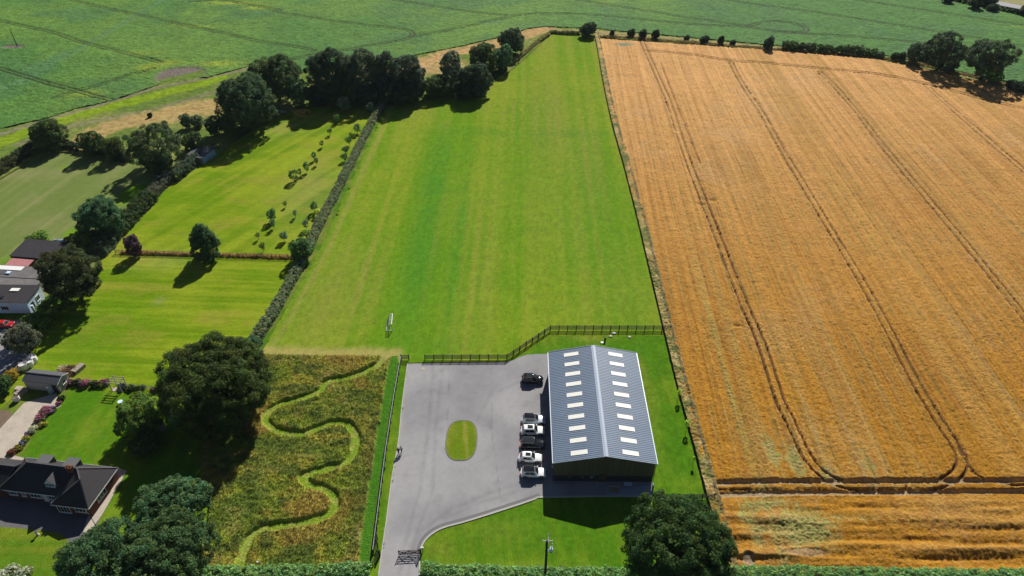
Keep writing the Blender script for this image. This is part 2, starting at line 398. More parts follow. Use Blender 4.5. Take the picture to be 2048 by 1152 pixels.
field('rough_grass', rough_poly, [(0, 600, .55)], -.03, rough_fun, M['turf'])

# ---- right of the crop field: the lane beyond, top right
lane = GL([(1840, -14), (1960, 3), (2060, 22), (2300, 70)])
sheet('lane', [(p.x, p.y) for p in lane] + [(p.x + 2, p.y + 9) for p in lane[::-1]], .02, mat('lane_tarmac', (.33, .32, .33), .9, noise=.1, nscale=1))
sheet('stubble_field', [(p.x + 2, p.y + 9.2) for p in lane] + [(p.x + 40, p.y + 60) for p in lane[::-1]], .012, mat('stubble', (.24, .23, .08), .95, noise=.2, nscale=.4))

# ---- big mown field
def stripe(x, y, ang, period, seed):
    a = x * math.cos(ang) + y * math.sin(ang); b = -x * math.sin(ang) + y * math.cos(ang)
    return vn(a, b * .02, period, seed), a, b
axm = G(1000, 200) - G(960, 640); AM = math.atan2(axm.y, axm.x) - math.pi / 2
def mown_fun(x, y):
    n = len(x); s1, a, b = stripe(x, y, AM, 1.6, 31); s2, _, _ = stripe(x, y, AM, 5.5, 32); big = fbm(x, y, 30, 33)
    c = lerp(rgb((.122, .236, .008), n), (.208, .268, .020), smooth01(.44 * s2 + .38 * s1 + .28 * big + .20 * fbm(x, y, 3.5, 38), .40, .86))
    c = lerp(c, (.19, .23, .035), smooth01(s1 * .6 + .5 * fbm(x, y, 12, 36), .68, .92) * .55)
    for (u, v, ru, rv, k) in ((832, 560, 34, 95, 1.2), (862, 400, 30, 120, 1.2), (915, 470, 22, 160, .6), (880, 330, 22, 60, .5), (1110, 268, 130, 7, .45), (930, 262, 60, 8, .35), (1080, 420, 120, 120, .25), (850, 690, 90, 25, .45), (1200, 430, 60, 200, .25)):
        c = lerp(c, (.062, .205, .016), px_blob(x, y, u, v, ru, rv) * (k * (.45 + 1.1 * s2) * (.6 + .8 * fbm(x, y, 6, 35))).clip(0, 1))
    for (u, v, ru, rv, k) in ((1090, 230, 40, 70, .8), (730, 560, 40, 90, .5), (1180, 330, 30, 90, .5), (650, 600, 60, 90, .4), (1250, 560, 60, 80, .35), (1130, 90, 70, 20, .25), (960, 560, 30, 120, .35)):
        c = lerp(c, (.21, .235, .04), px_blob(x, y, u, v, ru, rv) * (k * (.3 + 1.3 * s1)).clip(0, 1))
    e = dist(x, y, GL([(775, 210), (700, 370), (640, 500), (560, 640), (528, 690)]))
    c = lerp(c, (.27, .25, .06), np.exp(-((e - 2.0) / .8) ** 2) * .6)
    c *= (.88 + .24 * vn(x, y, .7, 39))[:, None]
    d = dist(x, y, GL([(520, 707), (640, 709), (790, 711)])) + (fbm(x, y, 1.5, 37) - .5) * 2.4
    c = lerp(c, (.36, .31, .10), (1 - smooth01(d, .8, 3.4)) * .85)
    return np.zeros(n), c
mown_poly = GL([(772, 214), (800, 200), (850, 192), (900, 188), (960, 176), (990, 158), (1030, 126), (1060, 92), (1098, 67), (1150, 70), (1192, 71), (1203, 112), (1217, 180), (1242, 280), (1272, 380), (1307, 520), (1338, 650),
                (1343, 672), (1100, 672), (1015, 724), (850, 727), (822, 727), (800, 730), (790, 719), (517, 716), (560, 640), (640, 500), (700, 370)])
field('mown_field', mown_poly, [(0, 170, .4), (170, 400, .6)], .03, mown_fun, M['turf_mown'])

# ---- paddocks on the left
pa = G(600, 490) - G(250, 480); PA = math.atan2(pa.y, pa.x)
pb = G(430, 330) - G(300, 400); PB = math.atan2(pb.y, pb.x)
def paddock_fun(x, y):
    n = len(x); s1, _, _ = stripe(x, y, PA + math.pi / 2, .75, 41); s2, _, _ = stripe(x, y, PA + math.pi / 2, 3.0, 42); big = fbm(x, y, 22, 43)
    q1, _, _ = stripe(x, y, PB + math.pi / 2, 1.6, 46)
    low = smooth01(y, G(400, 512).y - 1, G(400, 508).y + 1)
    s = s1 * (1 - low) + q1 * low
    c = lerp(rgb((.125, .224, .005), n), (.215, .280, .014), smooth01(.22 * s + .15 * s2 + .4 * big + .45 * fbm(x * .5, y, 5, 47), .42, .78))
    c = lerp(c, (.235, .235, .03), smooth01(fbm(x * .6, y, 6, 44) + .25 * s, .62, .9) * .6)
    for (u, v, ru, rv, k) in ((318, 602, 12, 9, .45), (150, 700, 70, 25, -.4), (200, 640, 60, 40, -.3), (560, 255, 60, 20, .25), (620, 380, 60, 60, .3), (330, 520, 80, 20, .25)):
        c = lerp(c, (.26, .27, .10) if k > 0 else (.075, .20, .006), px_blob(x, y, u, v, ru, rv) * abs(k))
    c *= (.91 + .18 * s)[:, None]
    return np.zeros(n), c
pad_poly = GL([(585, 205), (772, 200), (740, 245), (700, 330), (650, 430), (600, 510), (545, 610), (495, 700), (330, 790), (140, 778), (140, 770), (90, 745), (20, 800), (-60, 880), (-60, 850), (20, 770), (60, 720), (70, 690), (125, 620), (185, 560), (205, 515), (228, 470),
               (275, 420), (330, 362), (395, 330), (420, 312), (470, 282), (540, 240)])
field('paddock', pad_poly, [(0, 200, .45), (200, 400, .6)], .02, paddock_fun, M['turf_paddock'])

# ---- pale cut hay meadow, far left
ha = G(120, 430) - G(30, 500); HA = math.atan2(ha.y, ha.x)
def hay_fun(x, y):
    n = len(x); s1, _, _ = stripe(x, y, HA + math.pi / 2, 1.3, 51); big = fbm(x, y, 20, 52)
    c = lerp(rgb((.150, .205, .050), n), (.215, .225, .088), smooth01(.25 * s1 + .5 * big + .3 * fbm(x, y, 3, 54), .35, .8))
    for (u, v, ru, rv, k) in ((265, 388, 24, 22, 1.0), (150, 465, 22, 12, .9), (60, 400, 80, 30, .0), (130, 335, 14, 5, .7), (20, 525, 30, 20, .5)):
        c = lerp(c, (.13, .27, .008), smooth01(px_blob(x, y, u, v, ru, rv) + .25 * (fbm(x, y, 3, 53) - .5), .3, .6) * k)
    for (u, v, ru, rv, k) in ((20, 350, 60, 10, .5), (70, 455, 50, 25, .35), (100, 345, 60, 12, .3)):
        c = lerp(c, (.26, .25, .11), px_blob(x, y, u, v, ru, rv) * k)
    c *= (.92 + .16 * s1)[:, None]
    return np.zeros(n), c
hay_poly = GL([(-150, 440), (0, 355), (75, 305), (130, 298), (250, 315), (340, 335), (395, 325), (330, 365), (260, 440), (200, 520), (120, 600), (-40, 600), (-150, 620)])
field('hay_meadow', hay_poly, [(0, 400, .6)], .008, hay_fun, M['turf_fine'])

# ---- plain grass under the gardens and hedges
def under_fun(x, y):
    n = len(x); f = vn(x, y, .7, 58); c = lerp(rgb((.075, .16, .012), n), (.15, .19, .03), smooth01(fbm(x, y, 4, 57), .4, .7)); c *= (.75 + .5 * f)[:, None]
    return np.zeros(n), c
field('grass_verge', GL([(-160, 560), (60, 520), (200, 480), (420, 320), (790, 196), (960, 170), (1100, 72), (1214, 72), (1500, 1165), (2100, 1165), (2100, 1300), (-160, 1300)]), [(0, 400, .7)], -.012, under_fun, M['turf_fine'])
# ---- garden lawn of the house and its front lawn
def lawn_fun(seed, a, b, ang=0.0, per=1.2):
    def f(x, y):
        n = len(x); s1, _, _ = stripe(x, y, ang, per, seed); big = fbm(x, y, 9, seed + 1)
        c = lerp(rgb(a, n), b, smooth01(.35 * s1 + .7 * big, .38, .75)); c *= (.86 + .28 * vn(x, y, .5, seed + 2))[:, None]
        return np.zeros(n), c
    return f
field('garden_lawn', GL([(142, 774), (340, 785), (420, 880), (420, 1180), (130, 1250), (135, 1150), (180, 1060), (236, 945), (180, 936), (40, 915), (100, 830)]), [(0, 200, .4)], .014,
      lawn_fun(61, (.072, .185, .006), (.150, .232, .014)), M['turf_fine'])
field('front_lawn', GL([(-80, 1050), (0, 1054), (60, 1058), (118, 1066), (136, 1080), (139, 1095), (120, 1152), (110, 1230), (-80, 1230)]), [(0, 200, .4)], .04,
      lawn_fun(65, (.090, .180, .010), (.17, .215, .018), math.pi / 2, .8), M['turf_fine'])
front_yard = GL([(-80, 985), (181, 1010), (236, 938), (254, 942), (205, 1030), (180, 1075), (146, 1110), (130, 1180), (-80, 1180)])
sheet('front_yard', [(p.x, p.y) for p in front_yard], .03, M['tarmac_dark'])
footpath = GL([(181, 1015), (236, 936), (254, 942), (203, 1032), (180, 1062), (165, 1070)])
sheet('house_footpath', [(p.x, p.y) for p in footpath], .045, M['concrete'])
sheet('patio_drive', [(p.x, p.y) for p in GL([(48, 806), (112, 786), (122, 812), (96, 828), (27, 912), (-30, 925), (-30, 890)])], .03, M['concrete'])
sheet('house_terrace', [(p.x, p.y) for p in GL([(-30, 920), (28, 911), (56, 918), (50, 945), (-30, 945)])], .035, M['concrete'])
sheet('dirt_verge', [(p.x, p.y) for p in GL([(-30, 850), (0, 820), (22, 822), (30, 840), (-30, 895)])], .026, M['soil'])
sheet('yard', [(p.x, p.y) for p in GL([(-80, 640), (20, 640), (60, 640), (60, 690), (30, 740), (-80, 800)])], .024, mat('yard_tarmac', (.27, .26, .28), .92, noise=.08, nscale=4, noise2=.12, n2scale=.3))

# ---- lawn round the barn, wildflower meadow base
bx = G(1340, 800) - G(1400, 950); BA = math.atan2(bx.y, bx.x) + math.pi / 2
def barnlawn_fun(x, y):
    n = len(x); s1, _, _ = stripe(x, y, BA, .9, 71); big = fbm(x, y, 8, 72)
    c = lerp(rgb((.068, .175, .006), n), (.130, .215, .012), smooth01(.45 * s1 + .6 * big, .38, .78))
    for (u, v, ru, rv, k) in ((1180, 675, 40, 8, .6), (1270, 700, 25, 12, -.5), (1340, 930, 30, 60, -.3), (990, 1135, 130, 10, .5), (1000, 1060, 60, 25, .3), (880, 1100, 30, 20, .4), (1285, 740, 8, 20, .5), (1300, 800, 15, 80, .3)):
        c = lerp(c, (.20, .225, .03) if k > 0 else (.045, .165, .006), px_blob(x, y, u, v, ru, rv) * abs(k))
    c *= (.82 + .36 * vn(x, y, .6, 73))[:, None]
    return np.zeros(n), c
field('barn_lawn', GL([(790, 700), (850, 705), (1012, 718), (1100, 660), (1342, 660), (1370, 750), (1402, 880), (1424, 975), (1440, 1030), (1470, 1150), (1475, 1230), (700, 1230), (738, 1140), (760, 1000), (783, 800)]), [(0, 200, .4)], .016, barnlawn_fun, M['turf_mown'])

# ---- car park, drive, kerbs, island
park = [(815, 726), (850, 725), (1012, 723), (1026, 721), (1038, 715), (1052, 710), (1075, 708), (1130, 708), (1290, 960), (1308, 966), (1305, 992), (1200, 992), (1083, 994), (1072, 997), (1040, 1008), (985, 1026), (930, 1043), (893, 1053), (872, 1062), (855, 1075), (845, 1089), (839, 1105), (838, 1152), (836, 1240), (738, 1240),
        (756, 1152), (766, 1085), (774, 1030), (783, 960), (790, 920), (797, 880), (804, 810)]
icp = G(922, 880)
def park_fun(x, y):
    n = len(x); big = fbm(x, y, 9, 131); fine = vn(x, y, .5, 132)
    c = lerp(rgb((.250, .246, .258), n), (.315, .308, .316), smooth01(big, .3, .7))
    s = vn(x, y * .03, 2.6, 133); c *= (.93 + .14 * s)[:, None]
    r = np.hypot((x - icp.x) / 1.0, (y - icp.y) / 1.25); ring = np.exp(-((r - 6.2) / 1.1) ** 2) + .7 * np.exp(-((r - 8.6) / .8) ** 2)
    c *= (1 - .10 * ring * vn(x, y, 3, 134))[:, None]
    for k, (ln, wd_, am) in enumerate(PARKMARKS): c *= (1 - am * np.exp(-(dist(x, y, ln) / wd_) ** 2) * (.4 + .9 * vn(x, y, 1.6, 135 + k)))[:, None]
    c = lerp(c, (.20, .195, .20), smooth01(fbm(x, y, 3.2, 140), .66, .8) * .35); c = lerp(c, (.36, .34, .31), np.exp(-(dist(x, y, ledge_w) / .5) ** 2) * .6)
    c *= (.95 + .10 * fine)[:, None]; return np.zeros(n), c
PARKMARKS = [(GL([(866, 730), (858, 850), (840, 980), (812, 1080), (800, 1150)]), .35, .16), (GL([(884, 740), (872, 850), (866, 980), (828, 1080), (816, 1150)]), .35, .14), (GL([(1060, 960), (980, 985), (900, 1020), (845, 1060), (815, 1120)]), .4, .14), (GL([(1050, 978), (960, 1006), (890, 1036)]), .3, .12),
             (GL([(1035, 765), (980, 790), (955, 840)]), .35, .10), (GL([(985, 715), (982, 850), (1000, 990)]), .12, .22), (GL([(900, 726), (894, 840)]), .10, .2)]
ledge_w = [(p.x, p.y) for p in GL([(815, 727), (804, 811), (797, 881), (783, 961), (766, 1086), (757, 1150)])]
field('car_park', [(p.x, p.y) for p in GL(park)], [(0, 200, .3)], .03, park_fun, M['tarmac'])
kerb_line = GL([(1305, 993), (1200, 993), (1083, 995), (1072, 998), (1040, 1009), (985, 1027), (930, 1044), (893, 1054), (872, 1063), (855, 1076), (845, 1090), (839.5, 1106), (839, 1152), (837, 1230)])
kl = spline(kerb_line, 4)
tag(strip(kl, .26, .14, .2).build('kerb', M['kerb']), kind='structure')
inner = [p + Vector((-.42, .42, 0)) * (.8 if p.x < 6 else .95) for p in spline(GL([(1083, 993), (1072, 996), (1040, 1007), (985, 1025), (930, 1042), (893, 1052), (872, 1061), (855, 1074), (845, 1088), (839.5, 1105)]), 4)]
tag(strip(inner, .55, .036, .02).build('drain_channel', M['gutterstone']), kind='structure')
ledge = spline(GL([(815, 727), (804, 811), (797, 881), (790, 921), (783, 961), (774, 1031), (766, 1086), (757, 1150)]), 4)
tag(strip(ledge, .16, .06, .1).build('edging', M['kerb']), kind='structure')
oc = G(922, 880); ow = abs(G(953, 880).x - oc.x); oh = (G(922, 840).y - G(922, 920).y) / 2
oval = [(oc.x + .1 + ow * math.copysign(abs(math.cos(t)) ** .75, math.cos(t)), oc.y + oh * math.copysign(abs(math.sin(t)) ** .75, math.sin(t))) for t in np.linspace(0, 2 * math.pi, 48, endpoint=False)]
def oval_fun(x, y):
    n = len(x); s1, _, _ = stripe(x, y, .12, .7, 76)
    c = lerp(rgb((.13, .20, .010), n), (.235, .24, .035), smooth01(.7 * s1 + .5 * fbm(x, y, 3, 77), .4, .85)); return np.zeros(n), c
field('grass_island', oval, [(0, 200, .2)], .085, oval_fun, M['turf_fine'])
tag(strip([Vector((p[0], p[1], 0)) for p in oval + oval[:1]], .14, .10, .12).build('island_edging', M['gutterstone']), kind='structure')
sheet('paving_slab', [(p.x, p.y) for p in GL([(1207.5, 972), (1303, 972), (1303, 991.2), (1210.5, 991.2)])], .05, M['slab'])

# ---- wildflower meadow with a mown winding path
path = spline(GL([(775, 706), (766, 722), (748, 736), (718, 749), (690, 757), (655, 766), (640, 784), (600, 799), (560, 811), (538, 825), (531, 840), (545, 856), (575, 867), (608, 868), (640, 857), (668, 847), (697, 851), (711, 872), (710, 900), (694, 926), (655, 939), (624, 945),
                  (608, 957), (618, 969), (652, 979), (671, 1000), (665, 1024), (640, 1038), (590, 1048), (535, 1056), (505, 1072), (490, 1100), (478, 1150)]), 6)
side_path = spline(GL([(412, 990), (409, 1030), (404, 1070), (400, 1100)]), 5)
mead_poly = [(517, 708), (545, 710), (640, 712), (740, 713), (797, 712), (795, 730), (781, 810), (765, 920), (748, 1040), (738, 1110), (742, 1138), (650, 1144), (470, 1148), (405, 1150), (404, 1010), (400, 900), (420, 800), (490, 740)]
def meadow_h(x, y):
    d = dist(x, y, path); d2 = dist(x, y, side_path)
    verge = dist(x, y, GL([(795, 712), (790, 730), (777, 810), (761, 920), (744, 1040), (735, 1110), (742, 1140)]))
    t = smooth01(d + .7 * (fbm(x, y, 1.3, 80) - .5), .62, 1.05) * smooth01(d2, .5, .9) * smooth01(verge + .8 * (fbm(x, y, 1.6, 89) - .5), 1.15, 1.6)
    return t, d, verge
def meadow_fun(x, y):
    n = len(x); t, d, vg = meadow_h(x, y)
    a = fbm(x, y, 2.2, 81); b = fbm(x, y, 7, 82); f = vn(x, y, .28, 83); g = vn(x, y, .7, 84)
    c = lerp(rgb((.195, .245, .030), n), (.29, .275, .045), smooth01(b + .5 * (a - .5), .42, .68))
    c = lerp(c, (.28, .19, .045), smooth01(fbm(x, y, 3.2, 85), .56, .78) * .6)
    c = lerp(c, (.075, .115, .028), smooth01(fbm(x * .8, y * 1.3, 1.9, 86) + .25 * (b - .5), .50, .66) * .8)
    big = fbm(x * .7, y, 8, 88); c = lerp(c, (.30, .21, .050), smooth01(big, .54, .70) * .75); c = lerp(c, (.110, .165, .030), smooth01(1 - big, .56, .72) * .8); c = lerp(c, (.36, .33, .09), smooth01(fbm(x * .5, y, 2.6, 90), .60, .78) * .45)
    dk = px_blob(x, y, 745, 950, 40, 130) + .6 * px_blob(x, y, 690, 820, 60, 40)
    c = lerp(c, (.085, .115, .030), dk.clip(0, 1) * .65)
    c = lerp(c, (.15, .20, .035), (px_blob(x, y, 690, 1085, 45, 30) * .8).clip(0, 1) * smooth01(g, .3, .8))
    c = lerp(c, (.30, .24, .07), (px_blob(x, y, 600, 720, 150, 12) * .75 + px_blob(x, y, 785, 740, 12, 14) * .7).clip(0, 1) * smooth01(g, .2, .9))
    c = lerp(c, (.33, .26, .09), (px_blob(x, y, 660, 752, 14, 12) + px_blob(x, y, 718, 1070, 8, 20)).clip(0, 1) * .6)
    s = (np.abs(d - .28) < .14)
    pc = lerp(rgb((.150, .245, .018), n), (.23, .28, .045), smooth01(fbm(x, y, 1.5, 87), .4, .7)); pc = np.where(s[:, None], pc * np.array([1.25, 1.12, 1.5]), pc)
    pc = lerp(pc, (.30, .27, .09), px_blob(x, y, 780, 712, 30, 12).clip(0, 1))
    pc = lerp(pc, (.055, .165, .012), (1 - smooth01(vg, 1.0, 1.8)))
    c = lerp(pc, c * 1.22, t); c *= (.80 + .40 * f)[:, None]
    tall = .58 * (.6 + .6 * a) + .18 * (f - .5) + .22 * (g - .5)
    edge_d = dist(x, y, mead_poly_w, True)
    return t * np.maximum(tall, .12) * smooth01(edge_d, .0, .5) + .02 * f, c
mead_poly_w = [(p.x, p.y) for p in GL(mead_poly)]
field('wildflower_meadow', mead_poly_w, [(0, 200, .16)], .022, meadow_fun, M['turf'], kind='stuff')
# seed heads and stems standing over the meadow
def blades(name, n, poly, hfun, hgt, wid, cols, seed, ok=None):
    rng = np.random.default_rng(seed); xs = [p[0] for p in poly]; ys = [p[1] for p in poly]
    x = rng.uniform(min(xs), max(xs), n); y = rng.uniform(min(ys), max(ys), n); k = inside(x, y, poly)
    if ok is not None: k &= ok(x, y)
    x = x[k]; y = y[k]; n = len(x); z, col = hfun(x, y)
    a = rng.uniform(0, 2 * math.pi, n); hh = hgt * rng.uniform(.5, 1.2, n); ww = wid * rng.uniform(.6, 1.3, n); ln = rng.normal(0, .35, (n, 2)) * hh[:, None]
    V = np.zeros((n, 3, 3)); V[:, 0] = np.stack([x - np.cos(a) * ww, y - np.sin(a) * ww, z - .15], 1); V[:, 1] = np.stack([x + np.cos(a) * ww, y + np.sin(a) * ww, z - .15], 1)
    V[:, 2] = np.stack([x + ln[:, 0], y + ln[:, 1], z + hh], 1)
    ci = rng.integers(0, len(cols), n); cc = np.array(cols)[ci] * rng.uniform(.7, 1.35, n)[:, None]; cc = .22 * cc + .78 * col * rng.uniform(.75, 1.3, n)[:, None]
    me = npmesh(name, V.reshape(-1, 3), np.arange(3 * n).reshape(-1, 3), np.repeat(cc, 3, 0))
    return tag(link(name, me, M['blade']), kind='stuff')
blades('tall_grass', 120000, mead_poly_w, meadow_fun, .42, .07, [(.30, .29, .05), (.20, .26, .04), (.34, .26, .08), (.13, .18, .04)], 5, ok=lambda x, y: meadow_h(x, y)[0] > .8)

edge_px = [(1196, 70), (1203, 100), (1212, 150), (1232, 240), (1258, 330), (1285, 430), (1310, 530), (1340, 650), (1372, 775), (1405, 890), (1428, 975), (1452, 1060), (1470, 1140)]
edge = spline(GL(edge_px), 5)
off = 1.15
el = [Vector((-(edge[min(i + 1, len(edge) - 1)] - edge[max(i - 1, 0)]).y, (edge[min(i + 1, len(edge) - 1)] - edge[max(i - 1, 0)]).x, 0)).normalized() for i in range(len(edge))]
# ---- ripe cereal field
TA = [(1283, 82), (1293, 108), (1310, 145), (1340, 215), (1367, 300), (1408, 408), (1440, 490), (1463, 550), (1490, 620), (1521, 690), (1556, 799), (1580, 850), (1608, 910), (1636, 946), (1680, 970), (1740, 977), (1800, 978)]
TB = [(1462, 128), (1480, 165), (1520, 225), (1562, 300), (1634, 421), (1700, 530), (1760, 635), (1825, 760), (1860, 820), (1905, 890), (1922, 925), (1910, 953), (1876, 971), (1820, 977), (1760, 978)]
TC = [(1640, 148), (1700, 212), (1770, 302), (1877, 430), (1960, 530), (2046, 638), (2110, 715), (2220, 850)]
TD = [(1850, 172), (1880, 200), (1940, 252), (2020, 322), (2110, 400), (2240, 520)]
TH = [(1296, 104), (1380, 112), (1460, 124), (1540, 130), (1640, 140), (1750, 151), (1850, 170), (1960, 200), (2060, 224), (2200, 262)]
TL = [(1360, 983), (1450, 980), (1560, 978), (1700, 978), (1850, 977), (2048, 976), (2300, 974)]
TB2 = [(1908, 880), (1932, 930), (1962, 960), (2020, 974), (2100, 976)]
TA2 = [(1322, 130), (1345, 190), (1372, 260), (1400, 330)]
WL = [spline(GL(l), 6) for l in (TA, TB, TC, TD)]; WB = [spline(GL(TB2), 6)]; WH = [spline(GL(TH), 6)]; WL2 = [spline(GL(TL), 6)]
wd = G(1825, 760) - G(1634, 421); WA = math.atan2(wd.y, wd.x)
def wheat_fun(x, y):
    n = len(x); u = x * math.cos(WA) + y * math.sin(WA); v = -x * math.sin(WA) + y * math.cos(WA)
    low = y < G(1700, 981).y
    t1 = tram(x, y, WL, 1.75, .215); t2 = tram(x, y, WL2, 2.4, .55); t = np.minimum(t1, t2); t = np.minimum(t, np.maximum(tram(x, y, [GL(TA2)], 0, .25), .3)); t = np.minimum(t, tram(x, y, WB, 0, .24)); t = np.minimum(t, np.maximum(tram(x, y, WH, 1.8, .3), .45))
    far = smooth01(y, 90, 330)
    row = vn(v, u * .012, .42, 101); bout = vn(v, u * .006, 3.0, 102); bout2 = vn(v, u * .01, 1.1, 103)
    hz = .7 * vn(y + 1.2 * vn(x, y * 0, 14, 127), x * .035, 1.6, 104) + .45 * vn(y, x * .12, .9, 128)
    row = np.where(low, .5 * row + .5 * vn(y, x * .04, .5, 105), row); bout = np.where(low, hz, bout)
    f = vn(x, y, .26, 106); g = vn(x, y, .7, 107); big = fbm(x, y, 18, 108)
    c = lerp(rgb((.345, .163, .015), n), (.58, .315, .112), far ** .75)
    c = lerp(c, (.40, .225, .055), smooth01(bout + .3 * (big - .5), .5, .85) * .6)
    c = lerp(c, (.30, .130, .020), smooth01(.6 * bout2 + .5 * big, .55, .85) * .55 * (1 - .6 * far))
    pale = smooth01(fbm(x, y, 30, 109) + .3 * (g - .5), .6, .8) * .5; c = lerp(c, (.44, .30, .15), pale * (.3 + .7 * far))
    wv = v + .25 * (vn(u, v * 0, 25, 118) - .5); ph = np.abs(((wv / 2.95) % 1.0) - .5); br = smooth01(vn(u, np.floor(wv / 2.95), 7, 119) * .6 + fbm(x, y, 14, 120) * .7, .45, .85)
    seamd = (1 - smooth01(ph, .03, .10)) * br * (~low) * (.35 + .65 * smooth01(vn(u, v, .8, 116), .25, .7))
    # weedy green seams between drill bouts, strongest near the bottom left
    dl = dist(x, y, GL([(1250, 330), (1330, 640), (1400, 850), (1470, 1080)]))
    nearw = np.exp(-(dl / 22) ** 2) * (1 - smooth01(y, 95, 190))
    seam = smooth01(vn(v, u * .01, 1.6, 110), .62, .85)
    weed = (seam * nearw * (.35 + .9 * fbm(x, y, 5, 111)) * 1.2).clip(0, 1)
    for (pu, pv, ru, rv, k) in ((1540, 905, 14, 40, 1.0), (1590, 930, 14, 40, .9), (1600, 1060, 60, 40, 1.15), (1500, 1040, 26, 45, .95), (1530, 1010, 50, 14, .7), (1740, 940, 14, 40, .55), (1650, 950, 22, 20, .8), (1480, 960, 16, 40, .5), (1700, 1040, 50, 9, .55), (1460, 880, 10, 50, .4)):
        weed = np.maximum(weed, smooth01(px_blob(x, y, pu, pv, ru * 1.25, rv * 1.25) * k + .8 * (fbm(x, y, 2.6, 112) - .5) + .3 * (g - .5) + .35 * (f - .5), .36, .95))
    c = lerp(c, np.where((vn(x, y, .45, 117) > .45)[:, None], np.array([[.215, .270, .090]]), np.array([[.30, .265, .10]])), weed * .72)
    seam2 = smooth01(vn(v, u * .005, 2.1, 113), .78, .92) * (1 - .5 * far) * (~low); c = lerp(c, (.30, .24, .10), seam2 * .5)
    sap = px_blob(x, y, 1250, 92, 26, 4); c = lerp(c, (.20, .24, .14), smooth01(sap + .5 * (g - .5), .4, .8))
    bareb = .6 * smooth01(px_blob(x, y, 1610, 1108, 50, 10) + .4 * (fbm(x, y, 1.5, 114) - .5), .35, .6); bareb = np.maximum(bareb, smooth01(px_blob(x, y, 1495, 1120, 16, 14) + .4 * (g - .5), .35, .65))
    c = lerp(c, (.27, .20, .13), bareb); c = lerp(c, (.55, .40, .20), smooth01(1 - tram(x, y, WL, 1.8, .75), .1, .6) * t * smooth01(f, .6, .9) * .3)
    c = lerp(c, np.where((t2 < .9)[:, None], np.array([[.33, .25, .15]]), np.array([[.11, .058, .028]])), (1 - t) * .95)
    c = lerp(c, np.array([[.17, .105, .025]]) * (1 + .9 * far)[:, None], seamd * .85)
    c = lerp(c, np.array([[.36, .255, .07]]), smooth01(np.abs(((wv / 2.95 + .5) % 1.0) - .5), .30, .44) * br * (~low) * (.12 + .4 * vn(u, np.floor(wv / 2.95), 19, 129)) * (1 - .5 * far))
    c *= (.78 + .44 * f)[:, None] * (.84 + .32 * row)[:, None]
    for (pu, pv) in ((1402, 412), (1425, 404), (1474, 655)):
        t = t * (1 - .8 * px_blob(x, y, pu, pv, 9, 3))
    lodge = 1.25 * (hz - .5) * low - .18 * seamd + .30 * (bout - .5) * (~low)
    h = .72 + .22 * (row - .5) + lodge + .17 * (f - .5) + .14 * (g - .5) + .12 * (vn(x, y, 2.4, 115) - .5)
    h = h * (.06 + .94 * t) * (1 - .6 * bareb) * (1 - .25 * weed) + .22 * weed * (f - .5)
    e = dist(x, y, wheat_w, True)
    return np.maximum(h, .03) * smooth01(e, 0, .5), c
wheat_poly = [(1207, 78), (1222, 120), (1243, 220), (1284, 350), (1324, 530), (1356, 660), (1390, 790), (1424, 900), (1444, 965), (1468, 1050), (1486, 1110), (1492, 1160), (2500, 1160), (2700, 700), (2600, 400), (2240, 232), (2048, 186), (1850, 140), (1750, 121), (1530, 102), (1330, 88)]
wheat_w = [(p.x - q.x * 1.6, p.y - q.y * 1.6) for p, q in zip(edge[2:], el[2:])] + [(p.x, p.y) for p in GL(wheat_poly[11:])]
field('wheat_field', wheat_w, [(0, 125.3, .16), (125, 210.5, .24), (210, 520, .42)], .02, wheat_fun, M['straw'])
# ---- strip of long dry grass along the wire fence
def verge_fun(x, y):
    n = len(x); f = vn(x, y, .3, 121); g = fbm(x, y, 1.6, 122)
    c = lerp(rgb((.30, .235, .085), n), (.13, .15, .035), smooth01(g, .42, .66)); c = lerp(c, (.42, .33, .14), smooth01(fbm(x, y, 2.4, 123), .55, .75))
    c = lerp(c, (.36, .19, .05), smooth01(fbm(x, y, 6, 124), .55, .75) * .5)
    c *= (.62 + .7 * f)[:, None]; d = dist(x, y, edge)
    c = lerp(c, (.10, .085, .04), (1 - smooth01(d, .15, .5)) * .7)  # fence shadow and dark rough grass painted as a dark line along the fence
    return (.35 + .35 * f + .45 * g), c
vp = [(p.x + q.x * .45, p.y + q.y * .45) for p, q in zip(edge, el)] + [(p.x - q.x * 1.75, p.y - q.y * 1.75) for p, q in zip(edge[::-1], el[::-1])]
field('long_grass', vp, [(0, 150, .16), (150, 500, .35)], .045, verge_fun, M['straw'], kind='stuff')
